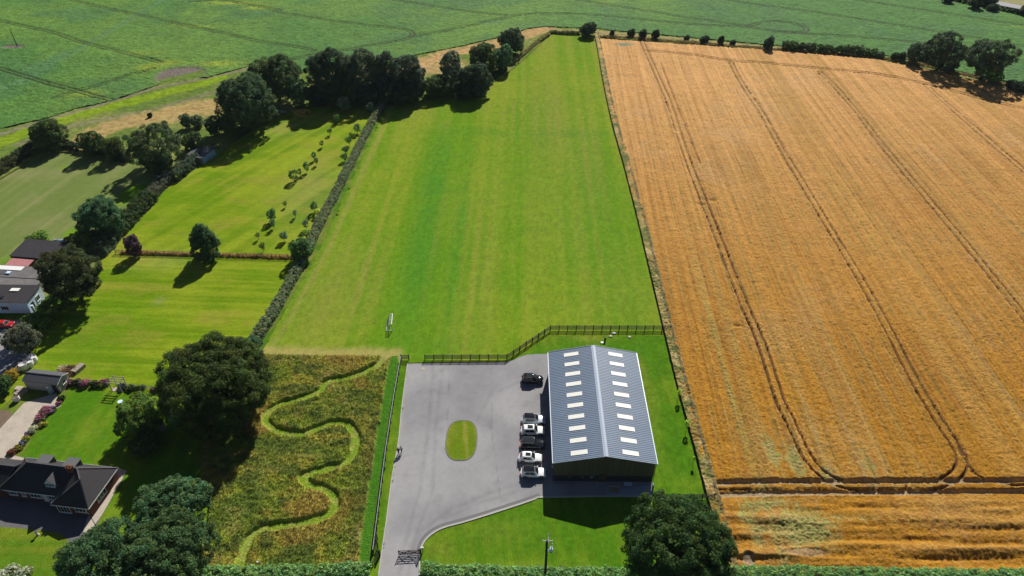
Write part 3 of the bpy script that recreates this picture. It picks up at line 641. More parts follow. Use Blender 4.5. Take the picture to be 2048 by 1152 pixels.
# ================================================================== FOLIAGE
def unit(a): return a / (np.linalg.norm(a, axis=1, keepdims=True) + 1e-9)
def leaf_quads(P, Nn, size, rng, asp=.62):
    n = len(P); r = unit(rng.normal(size=(n, 3))); t = unit(np.cross(Nn, r)); b = np.cross(Nn, t)
    s = size * rng.uniform(.6, 1.35, n)[:, None]; V = np.empty((n, 4, 3))
    V[:, 0] = P - t * s; V[:, 1] = P - b * s * asp + Nn * s * .15; V[:, 2] = P + t * s; V[:, 3] = P + b * s * asp - Nn * s * .1
    return V.reshape(-1, 3), np.arange(4 * n).reshape(-1, 4)
def leafy(cl_c, cl_r, cl_n, leaf, rng, col, dens=1.0, var=.30, jit=.75, flat=.8):
    """leaves over clumps: centres, radii, outward directions"""
    area = leaf * leaf * .62 * 2
    k = np.maximum(6, (4 * math.pi * cl_r ** 2 * .42 * dens / area)).astype(int); idx = np.repeat(np.arange(len(cl_c)), k); n = len(idx)
    d = unit(unit(rng.normal(size=(n, 3))) + cl_n[idx] * .75)
    rad = cl_r[idx] * rng.uniform(.55, 1.15, n); P = cl_c[idx] + d * rad[:, None] * np.array([1, 1, flat])
    Nn = unit(d + rng.normal(0, jit, (n, 3)) + np.array([0, 0, .35]))
    V, F = leaf_quads(P, Nn, leaf, rng)
    cv = rng.uniform(1 - var, 1 + var, len(cl_c))[idx] * rng.uniform(.78, 1.25, n); hue = (rng.normal(0, .10, len(cl_c))[idx] + rng.normal(0, .05, n))
    c = np.array(col)[None, :] * 2.3 * cv[:, None]; c[:, 0] *= 1 + hue; c[:, 2] *= 1 - hue
    return V, F, np.repeat(c.clip(.002, 1), 4, 0)
def crown_mesh(seed, rx, rz, leaf, col, nl=11, dens=1.0, gap=0.0, cone=0.0, tight=.60, cr=(.11, .18), spikes=0.0):
    """crown round the origin, radius rx, half height rz: lobes carrying clumps of leaves"""
    rng = np.random.default_rng(seed); L = []; Lr = []
    g = (1 + 5 ** .5) / 2
    for i in range(nl):
        z = 1 - 2 * (i + .5) / nl; z = z * .95; ph = 2 * math.pi * i / g + rng.uniform(-.4, .4); rr = math.sqrt(1 - z * z)
        k = 1 - cone * (z * .5 + .5); s = tight * rng.uniform(.82, 1.12)
        L.append((rr * math.cos(ph) * s * k, rr * math.sin(ph) * s * k, z * tight * rng.uniform(.9, 1.1))); Lr.append((1 - tight) * rng.uniform(.85, 1.3) * (1 - .55 * cone * (z * .5 + .5)))
    L.append((0, 0, 0)); Lr.append(.74 * (1 - .3 * cone)); L = np.array(L); Lr = np.array(Lr)
    Cc = []; Cr = []; Cn = []
    for i in range(len(L)):
        m = int(4.4 * (Lr[i] / (cr[0] * .5 + cr[1] * .5)) ** 2) + 5
        d = unit(rng.normal(size=(m, 3))); p = L[i] + d * Lr[i] * rng.uniform(.82, 1.08, (m, 1)); ok = np.ones(m, bool)
        for j in range(len(L)):
            if j != i: ok &= np.linalg.norm(p - L[j], axis=1) > Lr[j] * .72
        ok &= rng.uniform(size=m) > gap
        Cc.append(p[ok]); Cn.append(d[ok]); Cr.append(rng.uniform(cr[0], cr[1], ok.sum()))
    Cc = np.concatenate(Cc); Cn = np.concatenate(Cn); Cr = np.concatenate(Cr)
    S = np.array([rx, rx, rz]); V, F, c = leafy(Cc * S, Cr * (rx * .65 + rz * .35), Cn, leaf, rng, col, dens)
    if gap < .05:   # inner leaves that close the crown
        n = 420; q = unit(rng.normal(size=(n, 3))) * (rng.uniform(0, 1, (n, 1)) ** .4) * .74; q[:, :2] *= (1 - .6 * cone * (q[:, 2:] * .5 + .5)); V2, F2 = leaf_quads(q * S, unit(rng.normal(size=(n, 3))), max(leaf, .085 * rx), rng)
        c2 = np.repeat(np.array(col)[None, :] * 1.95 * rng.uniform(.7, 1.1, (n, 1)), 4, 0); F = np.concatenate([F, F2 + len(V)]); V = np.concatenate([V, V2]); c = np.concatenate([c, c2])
    return V, F, c, L * S
def trunk_mb(base_r, top, limbs, rng, lean=(0, 0)):
    """tapered trunk from the ground to height top with limbs to the points in limbs"""
    mb = MB(); pts = [Vector((lean[0] * t + rng.normal() * .03 * top * t, lean[1] * t + rng.normal() * .03 * top * t, top * t - .15 * (t == 0))) for t in (0, .08, .35, .7, 1)]
    mb.tube(pts, [base_r * 1.35, base_r, base_r * .82, base_r * .68, base_r * .5], 9)
    for p in limbs:
        p = Vector(p); s = pts[3].lerp(pts[4], rng.uniform(0, 1)); m = s.lerp(p, .5) + Vector((rng.normal(), rng.normal(), rng.normal() * .5)) * (p - s).length * .10
        mb.tube([s, m, p], [base_r * .5, base_r * .32, base_r * .10], 6)
    return mb
def bbox_solve(u0, u1, v0, v1, clear):
    """ground point, crown radius and half height of a crown that fills a box in the survey photograph"""
    uc, vc = (u0 + u1) / 2, (v0 + v1) / 2; c = clear + 3.0
    for _ in range(25):
        p = G(uc, vc, c); zc = PX(p)[2]; ppm = FPX / zc; rx = (u1 - u0) / 2 / ppm; hh = (v1 - v0) / 2 / ppm
        dv = math.atan2(CAM_H - c, math.hypot(p.x, p.y)); q = hh * hh - (rx * math.sin(dv)) ** 2
        rz = max(math.sqrt(max(q, 0)) / math.cos(dv), .62 * rx); c = clear + rz
    return Vector((p.x, p.y, 0)), rx, rz, c, ppm
GREEN = dict(dark=(.036, .058, .017), olive=(.050, .066, .016), mid=(.042, .082, .022), blue=(.034, .072, .030), light=(.075, .125, .022), grey=(.060, .088, .048), purple=(.050, .028, .040), black=(.026, .042, .020), laurel=(.085, .135, .022), cool=(.045, .090, .040))
crown_cache = {}
def tree(name, box, clear, col, label, seed=1, cat='tree', group=None, leafk=1.0, trunk_r=None, limbs=True, **kw):
    p, rx, rz, c, ppm = bbox_solve(*box, clear)
    leaf = max(.15, 1.25 / ppm) * leafk
    col = GREEN.get(col, col) if isinstance(col, str) else col
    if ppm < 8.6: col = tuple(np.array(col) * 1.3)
    o = empty(name, p, label, cat, group)
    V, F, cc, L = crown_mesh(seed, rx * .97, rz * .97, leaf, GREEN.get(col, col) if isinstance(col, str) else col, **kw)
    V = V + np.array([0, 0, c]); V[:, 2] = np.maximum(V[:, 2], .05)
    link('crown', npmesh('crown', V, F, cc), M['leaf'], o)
    rng = np.random.default_rng(seed + 500); r = trunk_r or max(.06, .045 * rx + .02)
    lim = [tuple(np.array(q) * .9 + np.array([0, 0, c])) for q in L[:-1] if q[2] > -.55 * rz] if limbs else []
    trunk_mb(r, max(c - rz * .35, .4), lim, rng).build('trunk', M['bark'], o, True)
    return o
def hedge(name, px, width, height, col, label, seed, leaf=None, round_=.35, cat='hedge', group=None, wav=.18, world=None, base=0.0, var=.28, dens=1.0, topw=1.0):
    """leafy hedge along a line; one object, rooted on a row of stems hidden in the leaves"""
    rng = np.random.default_rng(seed); ln = [Vector(p) for p in world] if world else GL(px)
    ln = spline(ln, 6); o0 = ln[len(ln) // 2].copy(); ppm = FPX / PX(o0)[2]; leaf = (leaf or max(.16, 1.1 / ppm)) * .85
    Cc = []; Cn = []; Cr = []
    for a, b in zip(ln[:-1], ln[1:]):
        d = b - a; L = d.length
        if L < 1e-4: continue
        d /= L; s = Vector((-d.y, d.x, 0)); r = max(.30, min(width, height) * .24)
        m = max(1, int(L * (width + 2 * height) / (r * r * 1.5)))
        for _ in range(m):
            t = rng.uniform(0, L); q = a + d * t; k = 1 + wav * (2 * float(vn(np.array([q.x]), np.array([q.y]), 4.5, seed)[0]) - 1) + wav * .6 * rng.normal()
            per = rng.uniform(0, width * topw + 2 * height); per = per / topw if per < width * topw else per - width * topw + width; hw = width / 2 * k; hh = height * k
            if per < width: off = (per - width / 2) * k; zz = hh - round_ * hh * (abs(off) / hw) ** 2 * .7; nn = s * (off / hw * .7) + Vector((0, 0, 1))
            else:
                z = (per - width) / 2 / height if per < width + height * 1 else (per - width - height) / height
                z = rng.uniform(0, 1); sg = 1 if rng.uniform() < .5 else -1; off = sg * hw * (1 - round_ * .5 * z * z); zz = hh * z * .92; nn = s * sg + Vector((0, 0, .35))
            Cc.append(q + s * off * .92 + Vector((0, 0, max(.1, zz - r * .5 + base)))); Cn.append(nn.normalized()); Cr.append(r * rng.uniform(.75, 1.25))
    Cc = np.array([tuple(c) for c in Cc]); Cn = np.array([tuple(c) for c in Cn]); Cr = np.array(Cr)
    V, F, c = leafy(Cc, Cr, Cn, leaf, rng, GREEN.get(col, col) if isinstance(col, str) else col, dens, var)
    V[:, 2] = np.maximum(V[:, 2], .03); o0.z = 0
    o = link(name, npmesh(name, V - np.array(tuple(o0)), F, c), M['leaf']); o.location = o0
    return tag(o, label, cat, group)

# ---- trees near the bottom
tree('oak_tree', (316, 540, 671, 862), .6, (.040, .059, .013), 'biggest dark oak, standing between the round tree and the wildflower meadow', 11, nl=26, tight=.60, cr=(.085, .14))
tree('round_tree', (234, 322, 788, 872), .6, 'light', 'small round bright green tree on the garden lawn, left of the big oak', 12, nl=9, cr=(.13, .2))
tree('shrub', (258, 322, 862, 914), .1, 'mid', 'bushy shrub in the shade below the round bright green tree', 13, cat='shrub', nl=8)
tree('oak_tree', (268, 413, 955, 1066), .8, (.052, .096, .038), 'blue-green oak crown beside the house lawn, below the biggest oak', 14, nl=12, cr=(.10, .16), tight=.62)
tree('oak_tree', (236, 418, 1033, 1200), 1.2, (.042, .076, .026), 'dark oak at the bottom edge, against the left corner of the wildflower meadow', 15, nl=14, cr=(.09, .15), tight=.62)
tree('oak_tree', (122, 290, 1042, 1215), 1.2, (.042, .080, .030), 'dark oak at the bottom edge, hanging over the house front yard', 16, nl=14, cr=(.09, .15), tight=.62)
tree('oak_tree', (1244, 1472, 993, 1206), 1.3, (.030, .058, .015), 'dense dark oak at the bottom edge, in front of the barn and the wheat corner', 17, nl=26, tight=.60, cr=(.08, .13), cone=.12)
tree('young_tree', (366, 445, 434, 520), .2, (.030, .060, .024), 'dark conical tree with its own long shadow in front of the paddock fence', 18, cone=.95, nl=18, cr=(.08, .15), tight=.66)
tree('copper_tree', (247, 282, 464, 513), .2, 'purple', 'small purple leaved tree by the left end of the paddock fence', 19, cone=.35, nl=9)
tree('ash_tree', (82, 197, 487, 608), .8, (.040, .050, .018), 'dark tree between the felt roofed outbuildings and the paddock', 20, nl=13, cr=(.09, .15))
tree('ash_tree', (152, 243, 392, 476), .3, 'blue', 'big round bush tree at the edge of the pale cut hay meadow', 21, nl=10, cr=(.10, .17))
tree('shrub', (136, 190, 459, 502), .1, 'olive', 'olive bush between the big round bush tree and the dark roofed outbuilding', 22, cat='shrub', nl=8)
tree('olive_tree', (4, 72, 644, 708), .8, (.070, .080, .052), 'grey-green loose tree above the white rubble bags', 23, nl=9, gap=.25, cr=(.12, .2), tight=.66)
tree('shrub', (52, 98, 468, 486), .1, 'light', 'low green bush behind the dark roofed outbuilding', 24, cat='shrub', nl=6)
tree('shrub', (43, 72, 628, 650), .1, 'laurel', 'small clipped round bush at the corner of the white house', 25, cat='shrub', nl=6)
tree('shrub', (470, 523, 672, 712), .1, 'cool', 'blue-green shrub at the bottom end of the trimmed hedge', 27, cat='shrub', nl=8)
tree('shrub', (578, 624, 476, 522), .2, 'mid', 'bushy tree growing into the trimmed hedge at the end of the paddock fence', 28, cat='shrub', nl=8)
tree('shrub', (-20, 22, 748, 790), .1, 'mid', 'bush at the left edge of the photo, left of the garden shed', 29, cat='shrub', nl=7)
tree('shrub', (5, 34, 738, 762), .1, (.20, .15, .02), 'yellow leaved bush just above the left edge bush', 30, cat='shrub', nl=6)
# ---- trees along the far end of the left paddocks
tree('hawthorn_tree', (60, 130, 238, 300), .2, 'dark', 'dark round tree at the end of the dark boundary hedge, farthest left', 31, nl=10)
tree('hawthorn_tree', (159, 209, 259, 310), .2, 'dark', 'small dark tree between the farthest left round tree and the spreading open tree', 32, nl=8)
tree('spreading_tree', (246, 368, 240, 332), 1.6, (.042, .060, .024), 'wide open crowned tree with bare limbs showing, behind the pale hay meadow', 33, nl=12, gap=.35, tight=.7, cr=(.09, .15), trunk_r=.4)
tree('shrub', (206, 248, 270, 318), .1, 'olive', 'olive green bush left of the spreading open tree', 34, cat='shrub', nl=7)
tree('shrub', (359, 381, 227, 258), .1, 'grey', 'left of two pale green bushes in the straw coloured grass', 35, cat='shrub', nl=6, group='pale bushes in the dry grass')
tree('shrub', (379, 407, 228, 256), .1, 'grey', 'right of two pale green bushes in the straw coloured grass', 36, cat='shrub', nl=6, group='pale bushes in the dry grass')
tree('hawthorn_tree', (408, 441, 230, 272), .1, 'black', 'narrow dark tree just left of the paddock corner oak', 37, nl=7)
tree('shrub', (362, 408, 262, 302), .1, 'dark', 'dark bush below the two pale green bushes', 38, cat='shrub', nl=7)
tree('shrub', (283, 345, 300, 345), .1, 'dark', 'dark bush under the spreading open tree', 39, cat='shrub', nl=8)
tree('shrub', (434, 462, 228, 268), .1, 'mid', 'green bush at the foot of the paddock corner oak', 40, cat='shrub', nl=6)
tree('oak_tree', (430, 546, 149, 258), .7, (.032, .056, .024), 'large dark oak at the far corner of the orchard paddock', 41, nl=13, cr=(.09, .15), tight=.62)
tree('oak_tree', (502, 601, 113, 204), 1.0, (.036, .056, .020), 'large oak behind the paddock corner oak', 42, nl=13, cr=(.09, .15))
tree('oak_tree', (611, 702, 99, 200), .6, (.030, .046, .022), 'dark oak at the left end of the copse along the mown field', 43, nl=12)
tree('ash_tree', (676, 765, 101, 192), .6, (.045, .062, .034), 'grey-green ash in the middle of the copse', 44, nl=11)
tree('ash_tree', (745, 795, 106, 188), .4, (.038, .056, .032), 'narrow ash between two wider trees of the copse', 45, nl=10)
tree('ash_tree', (775, 848, 108, 194), .4, (.036, .052, .032), 'round dark ash at the right end of the thick copse', 46, nl=11)
tree('poplar_tree', (880, 925, 101, 172), .3, (.058, .080, .050), 'pale upright tree standing in front of the dry grass', 47, nl=10)
tree('hawthorn_tree', (912, 982, 126, 190), .1, 'black', 'dark hawthorn below the pale upright tree', 48, nl=9)
tree('hawthorn_tree', (934, 1000, 86, 148), .2, 'dark', 'round tree left of the bend of the field edge', 49, nl=10)
tree('hawthorn_tree', (982, 1026, 92, 140), .1, 'cool', 'blue-green bush tree between the round tree and the topmost oak of the row', 50, nl=8)
tree('oak_tree', (995, 1052, 56, 106), .4, (.030, .050, .024), 'topmost oak of the row along the mown field', 51, nl=10)
for i, (b, c, lab) in enumerate([((606, 668, 168, 208), 'black', 'dark understorey bush at the left foot of the copse'), ((655, 720, 172, 206), 'dark', 'dark understorey bush under the middle of the copse, left one'),
        ((712, 775, 170, 204), 'black', 'dark understorey bush under the middle of the copse, right one'), ((768, 846, 166, 200), 'black', 'dark understorey bush under the round ash of the copse'),
        ((838, 905, 152, 190), 'dark', 'low thicket between the copse and the dark hawthorn'), ((900, 960, 164, 190), 'black', 'low thicket under the dark hawthorn'),
        ((575, 620, 158, 212), 'cool', 'green bush between the two big oaks and the copse')]):
    tree('shrub', b, .05, c, lab, 60 + i, cat='shrub', nl=8, group='understorey of the copse')
# ---- far hedge line behind the mown field and the wheat
tree('hawthorn_tree', (1157, 1194, 45, 72), .1, 'black', 'dark bushy tree at the far right corner of the mown field', 70, nl=8)
far = [((1220, 1229, 60, 72), 'tiny bush on the far hedge line, first right of the field corner'), ((1253, 1271, 58, 73), 'first of three small round trees on the far wheat edge'), ((1277, 1294, 59, 76), 'middle of three small round trees on the far wheat edge'),
       ((1304, 1320, 58, 78), 'last of three small round trees on the far wheat edge'), ((1368, 1379, 71, 81), 'lone tiny bush on the far wheat edge, right of the three small trees'), ((1398, 1420, 73, 83), 'low flat bush on the far wheat edge'),
       ((1436, 1449, 71, 88), 'slim tiny tree on the far wheat edge'), ((1459, 1472, 80, 90), 'tiny low bush left of the lone upright tree'), ((1527, 1548, 72, 100), 'lone upright tree left of the far leafy hedge'),
       ((1782, 1800, 104, 120), 'left low bush in the gap before the two far oaks'), ((1797, 1813, 103, 122), 'right low bush in the gap before the two far oaks'), ((1838, 1858, 108, 124), 'bush at the left foot of the first far oak'), ((1892, 1918, 112, 142), 'bush at the right foot of the first far oak'),
       ((1972, 2006, 132, 166), 'bright bush at the right foot of the second far oak'), ((2012, 2034, 158, 178), 'low bush right of the second far oak'), ((2026, 2062, 160, 186), 'dark bush at the right edge on the far hedge line'), ((1752, 1770, 103, 116), 'pale low bush right after the far leafy hedge')]
for i, (b, lab) in enumerate(far):
    tree('shrub', b, .05, 'light' if 'bright' in lab else ('grey' if 'pale' in lab else 'black'), lab, 80 + i, cat='bush', nl=6, group='bushes along the far wheat edge')
tree('ash_tree', (1814, 1844, 84, 126), .2, (.045, .066, .036), 'slim grey-green tree left of the first far oak', 100, nl=9)
tree('oak_tree', (1849, 1929, 67, 136), 1.4, (.034, .052, .024), 'first of two big oaks beyond the wheat', 101, nl=12, tight=.64, gap=.08)
tree('oak_tree', (1933, 2024, 77, 152), 2.2, (.036, .056, .026), 'second of two big oaks beyond the wheat, nearer the right edge', 102, nl=12, tight=.66, gap=.08, trunk_r=.5)
for i, (b, lab) in enumerate([((1886, 1908, -12, 6), 'small hedge bush beside the far lane, farthest left'), ((1938, 1966, -8, 17), 'dark tree in the far lane hedge'), ((1962, 1994, -14, 12), 'second dark tree in the far lane hedge'), ((1975, 1999, 8, 22), 'round bush below the far lane'), ((2040, 2075, 10, 30), 'bush by the far lane at the right edge')]):
    tree('shrub', b, .05, 'black', lab, 110 + i, cat='bush', nl=7, group='bushes by the far lane')
tree('shrub', (295, 304, 225, 236), .05, 'black', 'tiny lone bush on the grassy track', 118, cat='shrub', nl=5)

# ---- hedges
hedge('trimmed_hedge', [(769, 203), (752, 232), (730, 272), (700, 332), (672, 388), (640, 448), (612, 508), (585, 560), (550, 622), (520, 668), (505, 690)], 2.1, 1.55, (.125, .150, .078), 'long trimmed hedge between the orchard paddock and the mown field', 201, round_=.3, wav=.12)
hedge('wild_hedge', [(400, 318), (372, 340), (345, 362)], 3.6, 2.6, (.050, .072, .040), 'unkempt hedge from the pond shed towards the hay meadow, top stretch', 202)
hedge('wild_hedge', [(346, 354), (320, 378), (296, 402)], 3.2, 2.2, (.066, .072, .048), 'greyish hedge stretch by the bright patch of the hay meadow', 203)
hedge('wild_hedge', [(300, 398), (275, 425), (252, 450), (235, 470)], 4.2, 2.6, 'dark', 'dark hedge stretch right of the big round bush tree', 204)
hedge('wild_hedge', [(236, 464), (215, 490), (195, 512)], 3.8, 2.4, 'grey', 'grey-green leafy hedge stretch left of the purple tree', 205)
hedge('laurel_hedge', [(122, 600), (105, 622), (85, 645), (68, 665)], 4.0, 2.3, 'laurel', 'broad bright laurel hedge beside the white house', 206, leaf=.3)
hedge('boundary_hedge', [(-40, 375), (0, 347), (40, 320), (75, 292)], 2.8, 2.6, (.040, .050, .020), 'dark clipped hedge at the left edge of the hay meadow', 207, round_=.3)
hedge('boundary_hedge', [(118, 290), (150, 298), (190, 304), (225, 312), (262, 322)], 2.6, 2.4, 'black', 'dark hedge along the far side of the hay meadow', 208)
hedge('roadside_hedge', [(402, 1150), (470, 1152), (560, 1150), (650, 1147), (742, 1143)], 1.9, 1.3, (.125, .215, .075), 'fresh green clipped hedge below the wildflower meadow', 209, leaf=.2, round_=.2, wav=.1, topw=2.2)
hedge('roadside_hedge', [(846, 1138), (875, 1146), (960, 1150), (1060, 1152), (1160, 1153), (1270, 1155)], 1.9, 1.3, (.125, .215, .075), 'fresh green clipped hedge below the barn lawn, right of the gate', 210, leaf=.2, round_=.2, wav=.1, topw=2.2)
hedge('roadside_hedge', [(1450, 1150), (1560, 1154), (1700, 1157), (1850, 1159), (2090, 1161)], 2.2, 1.5, (.125, .215, .075), 'fresh green clipped hedge below the wheat field', 211, leaf=.2, round_=.2, wav=.1, topw=2.2)
hedge('far_hedge', [(1562, 99), (1610, 103), (1670, 108), (1720, 112), (1752, 115)], 3.2, 3.4, 'dark', 'leafy hedge on the far wheat edge, left of the two far oaks', 212)
hedge('far_hedge', [(1885, -2), (1930, 8), (1990, 20), (2060, 34)], 2.5, 2.2, 'black', 'dark hedge on the near side of the far lane', 213)
hedge('field_hedge', [(1100, 66), (1130, 68), (1160, 69)], 1.6, 1.3, (.10, .11, .04), 'low rough hedge at the far end of the mown field', 214)
fs_ = hedge('scrub_strip', [(1200, 74), (1260, 77), (1330, 83), (1430, 91), (1520, 98), (1640, 109), (1760, 118), (1850, 133), (1960, 158), (2060, 186)], 2.2, .7, (.15, .12, .05), 'ragged strip of long grass and scrub along the far wheat edge', 217, wav=.5); fs_['kind'] = 'stuff'
hedge('field_hedge', [(1098, 70), (1070, 90), (1045, 112), (1020, 132)], 1.4, 1.3, (.17, .16, .06), 'straw coloured rough hedge along the bend of the mown field', 215)
hedge('field_hedge', [(1010, 140), (985, 158), (955, 172)], 2.0, 2.0, 'dark', 'dark bramble hedge at the foot of the bend of the mown field', 216)

# ---- young orchard trees
orch = [((673, 701, 192, 222), 'grey', 'round crowned young fruit tree, the biggest at the far end of the orchard', 6), ((730, 748, 204, 224), 'grey', 'small round fruit tree close to the far end of the trimmed hedge', 5), ((667, 679, 227, 243), 'mid', 'little fruit tree just below the biggest round one', 4),
        ((706, 721, 246, 264), 'grey', 'fruit tree next to the hedge, upper one of a close pair', 5), ((697, 706, 264, 274), 'mid', 'bushy sapling, topmost of a tight cluster by the hedge', 4), ((690, 704, 272, 288), 'mid', 'fruit tree, second of a tight cluster by the hedge', 5), ((683, 698, 292, 304), 'mid', 'low sapling, third of a tight cluster by the hedge', 4), ((682, 696, 306, 320), 'mid', 'low sapling, lowest of a tight cluster by the hedge', 4),
        ((654, 664, 256, 268), 'dark', 'thin whip planted in the open upper orchard', 3), ((639, 647, 280, 292), 'dark', 'thin whip below the upper orchard whip', 3), ((576, 596, 338, 360), 'mid', 'bushy fruit tree farthest left in the orchard', 6), ((594, 603, 336, 350), 'olive', 'slim sapling beside the farthest left bushy tree', 4),
        ((606, 618, 322, 342), 'mid', 'fruit tree in the middle row of the orchard, upper', 4), ((622, 632, 302, 318), 'mid', 'fruit tree in the middle row of the orchard, topmost', 4), ((628, 636, 314, 328), 'dark', 'thin whip in the middle row of the orchard', 3),
        ((533, 551, 416, 440), 'mid', 'bushy fruit tree nearer the conical tree, upper of two', 6), ((540, 550, 436, 454), 'cool', 'fruit tree with the long shadow, lower of two', 5), ((620, 636, 402, 422), 'mid', 'fruit tree tight against the trimmed hedge', 5), ((628, 641, 416, 430), (.17, .20, .03), 'yellow-green sapling by the trimmed hedge', 4),
        ((585, 594, 418, 432), 'grey', 'pale thin sapling in the lower orchard', 3), ((566, 573, 402, 412), 'dark', 'tiny whip in the lower orchard, uppermost', 3), ((604, 617, 438, 456), 'grey', 'fruit tree above the bushy tree in the hedge', 5), ((558, 575, 462, 480), 'grey', 'low bushy fruit tree near the paddock fence', 6),
        ((511, 519, 464, 476), 'olive', 'tiny whip near the paddock fence, leftmost', 3), ((518, 530, 482, 500), 'olive', 'spindly sapling just behind the paddock fence', 4), ((604, 622, 458, 474), 'light', 'light green bush leaning on the trimmed hedge', 5)]
for i, (b, c, lab, nl) in enumerate(orch):
    c = tuple(np.array(GREEN.get(c, c) if isinstance(c, str) else c) * 1.3)
    tree('fruit_tree', b, .5, c, lab, 300 + i, nl=nl, group='young trees of the orchard', leafk=.65, gap=.22, trunk_r=.05, cr=(.16, .28), limbs=True, dens=.85, tight=.68)
for i, (b, lab) in enumerate([((1354, 1364, 776, 790), 'upper yellow-green sapling on the lawn right of the barn'), ((1370, 1380, 838, 852), 'lower yellow-green sapling on the lawn right of the barn'), ((1385, 1391, 912, 919), 'tiny leafless looking whip on the lawn right of the barn')]):
    tree('sapling', b, 1.3, (.26, .34, .05), lab, 340 + i, nl=4, group='saplings on the barn lawn', leafk=.6, trunk_r=.04, cr=(.16, .28), limbs=True, gap=.2, dens=.8, tight=.68)

# ---- flower beds: each clump of blossom is a plant
def flower(px, r, h, leafc, petal, label, seed, frac=.55):
    p = G(*px); rng = np.random.default_rng(seed); n = 10
    d = unit(rng.normal(size=(n, 3))); d[:, 2] = abs(d[:, 2]); V, F, c = leafy(d * np.array([r, r, h]) * .6 + np.array([0, 0, h * .15]), np.full(n, r * .7), d, .16, rng, leafc, .9)
    q = rng.uniform(size=len(F)) < frac * smooth01(V.reshape(-1, 4, 3).mean(1)[:, 2], h * .2, h * .75); c = c.reshape(-1, 4, 3); c[q] = np.array(petal) * rng.uniform(.7, 1.3, (q.sum(), 1, 1)); c = c.reshape(-1, 3)
    V[:, 2] = np.maximum(V[:, 2], .02); o = link('flowering_plant', npmesh('flowering_plant', V, F, c), M['leaf']); o.location = p
    return tag(o, label, 'plant', 'flowering plants in the garden beds')
pink = (.70, .16, .38); mauve = (.42, .22, .50)
for i, (px, r, h, lc, pc, lab) in enumerate([((172, 769), 1.0, 1.3, 'mid', pink, 'pink flowering bush against the garden fence, nearest the pergola on its left side'), ((210, 769), .9, 1.2, 'mid', pink, 'pink flowering bush tucked under the pergola'), ((143, 768), .7, .9, 'dark', pink, 'small pink bush at the shed corner'),
        ((92, 826), 1.0, 1.2, 'mid', pink, 'large pink bush along the concrete drive, upper one'), ((81, 838), .9, 1.0, 'mid', pink, 'large pink bush along the concrete drive, lower one'), ((104, 822), .7, .9, 'mid', mauve, 'mauve bush at the top of the drive border'),
        ((88, 850), .6, .6, 'laurel', (.65, .50, .05), 'yellow flower clump in the drive border'), ((66, 861), .8, .8, (.22, .24, .12), (.55, .55, .40), 'cream dome of foliage in the drive border'), ((56, 870), .5, .6, 'dark', mauve, 'mauve clump below the cream dome'),
        ((52, 879), .6, .6, 'laurel', (.50, .45, .05), 'yellow-green clump near the lower end of the drive border'), ((47, 888), .6, .5, 'dark', (.25, .25, .45), 'blue clump in the drive border'), ((36, 899), .7, .7, 'olive', (.50, .40, .04), 'golden clump near the house end of the drive border'), ((25, 907), .7, .8, 'dark', (.3, .05, .05), 'dark red plant at the house end of the drive border'),
        ((155, 768), .8, 1.1, 'dark', (.02, .05, .02), 'dark green bush between two pink bushes at the garden fence'), ((192, 771), .8, 1.0, 'dark', (.02, .05, .02), 'dark green bush left of the pergola'), ((245, 776), .8, .9, 'blue', (.15, .17, .28), 'bluish plant right of the pergola'), ((262, 778), .8, .9, 'mid', (.05, .09, .03), 'green bush at the garden fence right of the bluish plant'),
        ((282, 780), .9, 1.0, 'dark', (.03, .06, .02), 'dark bush at the garden fence close to the round tree'), ((308, 782), .7, .9, 'mid', (.45, .20, .18), 'salmon flowering bush beside the biggest oak'), ((124, 800), .7, .7, 'dark', (.04, .05, .02), 'dark shrub beside the shed door'), ((118, 808), .5, .5, 'olive', pink, 'tiny pink flower clump beside the shed door')]):
    flower(px, r, h, GREEN.get(lc, lc) if isinstance(lc, str) else lc, pc, lab, 400 + i)
tag(hedge('ornamental_grass', [(588, 232), (603, 230), (618, 230)], 3.4, 1.7, (.28, .22, .06), 'round clump of yellow ornamental grass near the far end of the orchard', 230, leaf=.28, round_=.7), None, 'plant')
# ================================================================== FENCES AND GATES
def fence(name, px, spacing, hgt, nr, m, label, group=None, pw=.12, rail=(.04, .10), toprail=None, rail0=.3, z_at=0.0, cat='fence'):
    ln = GL(px); o0 = ln[len(ln) // 2].copy(); o = empty(name, o0, label, cat, group); ln = [p - o0 for p in ln]
    for a, b in zip(ln[:-1], ln[1:]):
        n = max(1, round((b - a).length / spacing))
        for i in range(n + (b is ln[-1])):
            p = a.lerp(b, i / n); mb = MB().box((p.x, p.y, hgt / 2 + .01), (pw, pw, hgt + .08), rz=math.atan2(b.y - a.y, b.x - a.x))
            mb.box((p.x, p.y, hgt + .07), (pw * .7, pw * .7, .04), rz=math.atan2(b.y - a.y, b.x - a.x)); mb.build('post', M[m], o)
    for k in range(nr):
        z = rail0 + (hgt - .06 - rail0) * k / (nr - 1); mb = MB()
        for a, b in zip(ln[:-1], ln[1:]):
            s = (b - a).normalized(); s = Vector((s.y, -s.x, 0)) * (pw / 2 + .022); mb.bar(a + s + Vector((0, 0, z)), b + s + Vector((0, 0, z)), rail[0], rail[1])
        mb.build('rail', M[toprail] if toprail and k == nr - 1 else M[m], o)
    return o
fence('rail_fence', [(850, 719), (1014, 718), (1101, 660), (1341, 660)], 2.0, 1.35, 5, 'post_dark', 'long black rail fence between the mown field and the car park, bending behind the barn', pw=.16, rail=(.05, .11))
fence('rail_fence', [(1308, 997), (1428, 997)], 2.1, 1.3, 5, 'post_dark', 'short black rail fence from the barn corner to the wheat edge', pw=.16, rail=(.05, .11))
fence('rail_fence', [(802, 719), (818, 719)], 1.9, 1.35, 5, 'post_dark', 'very short black rail fence across the grass strip at the car park corner', pw=.16, rail=(.05, .11))
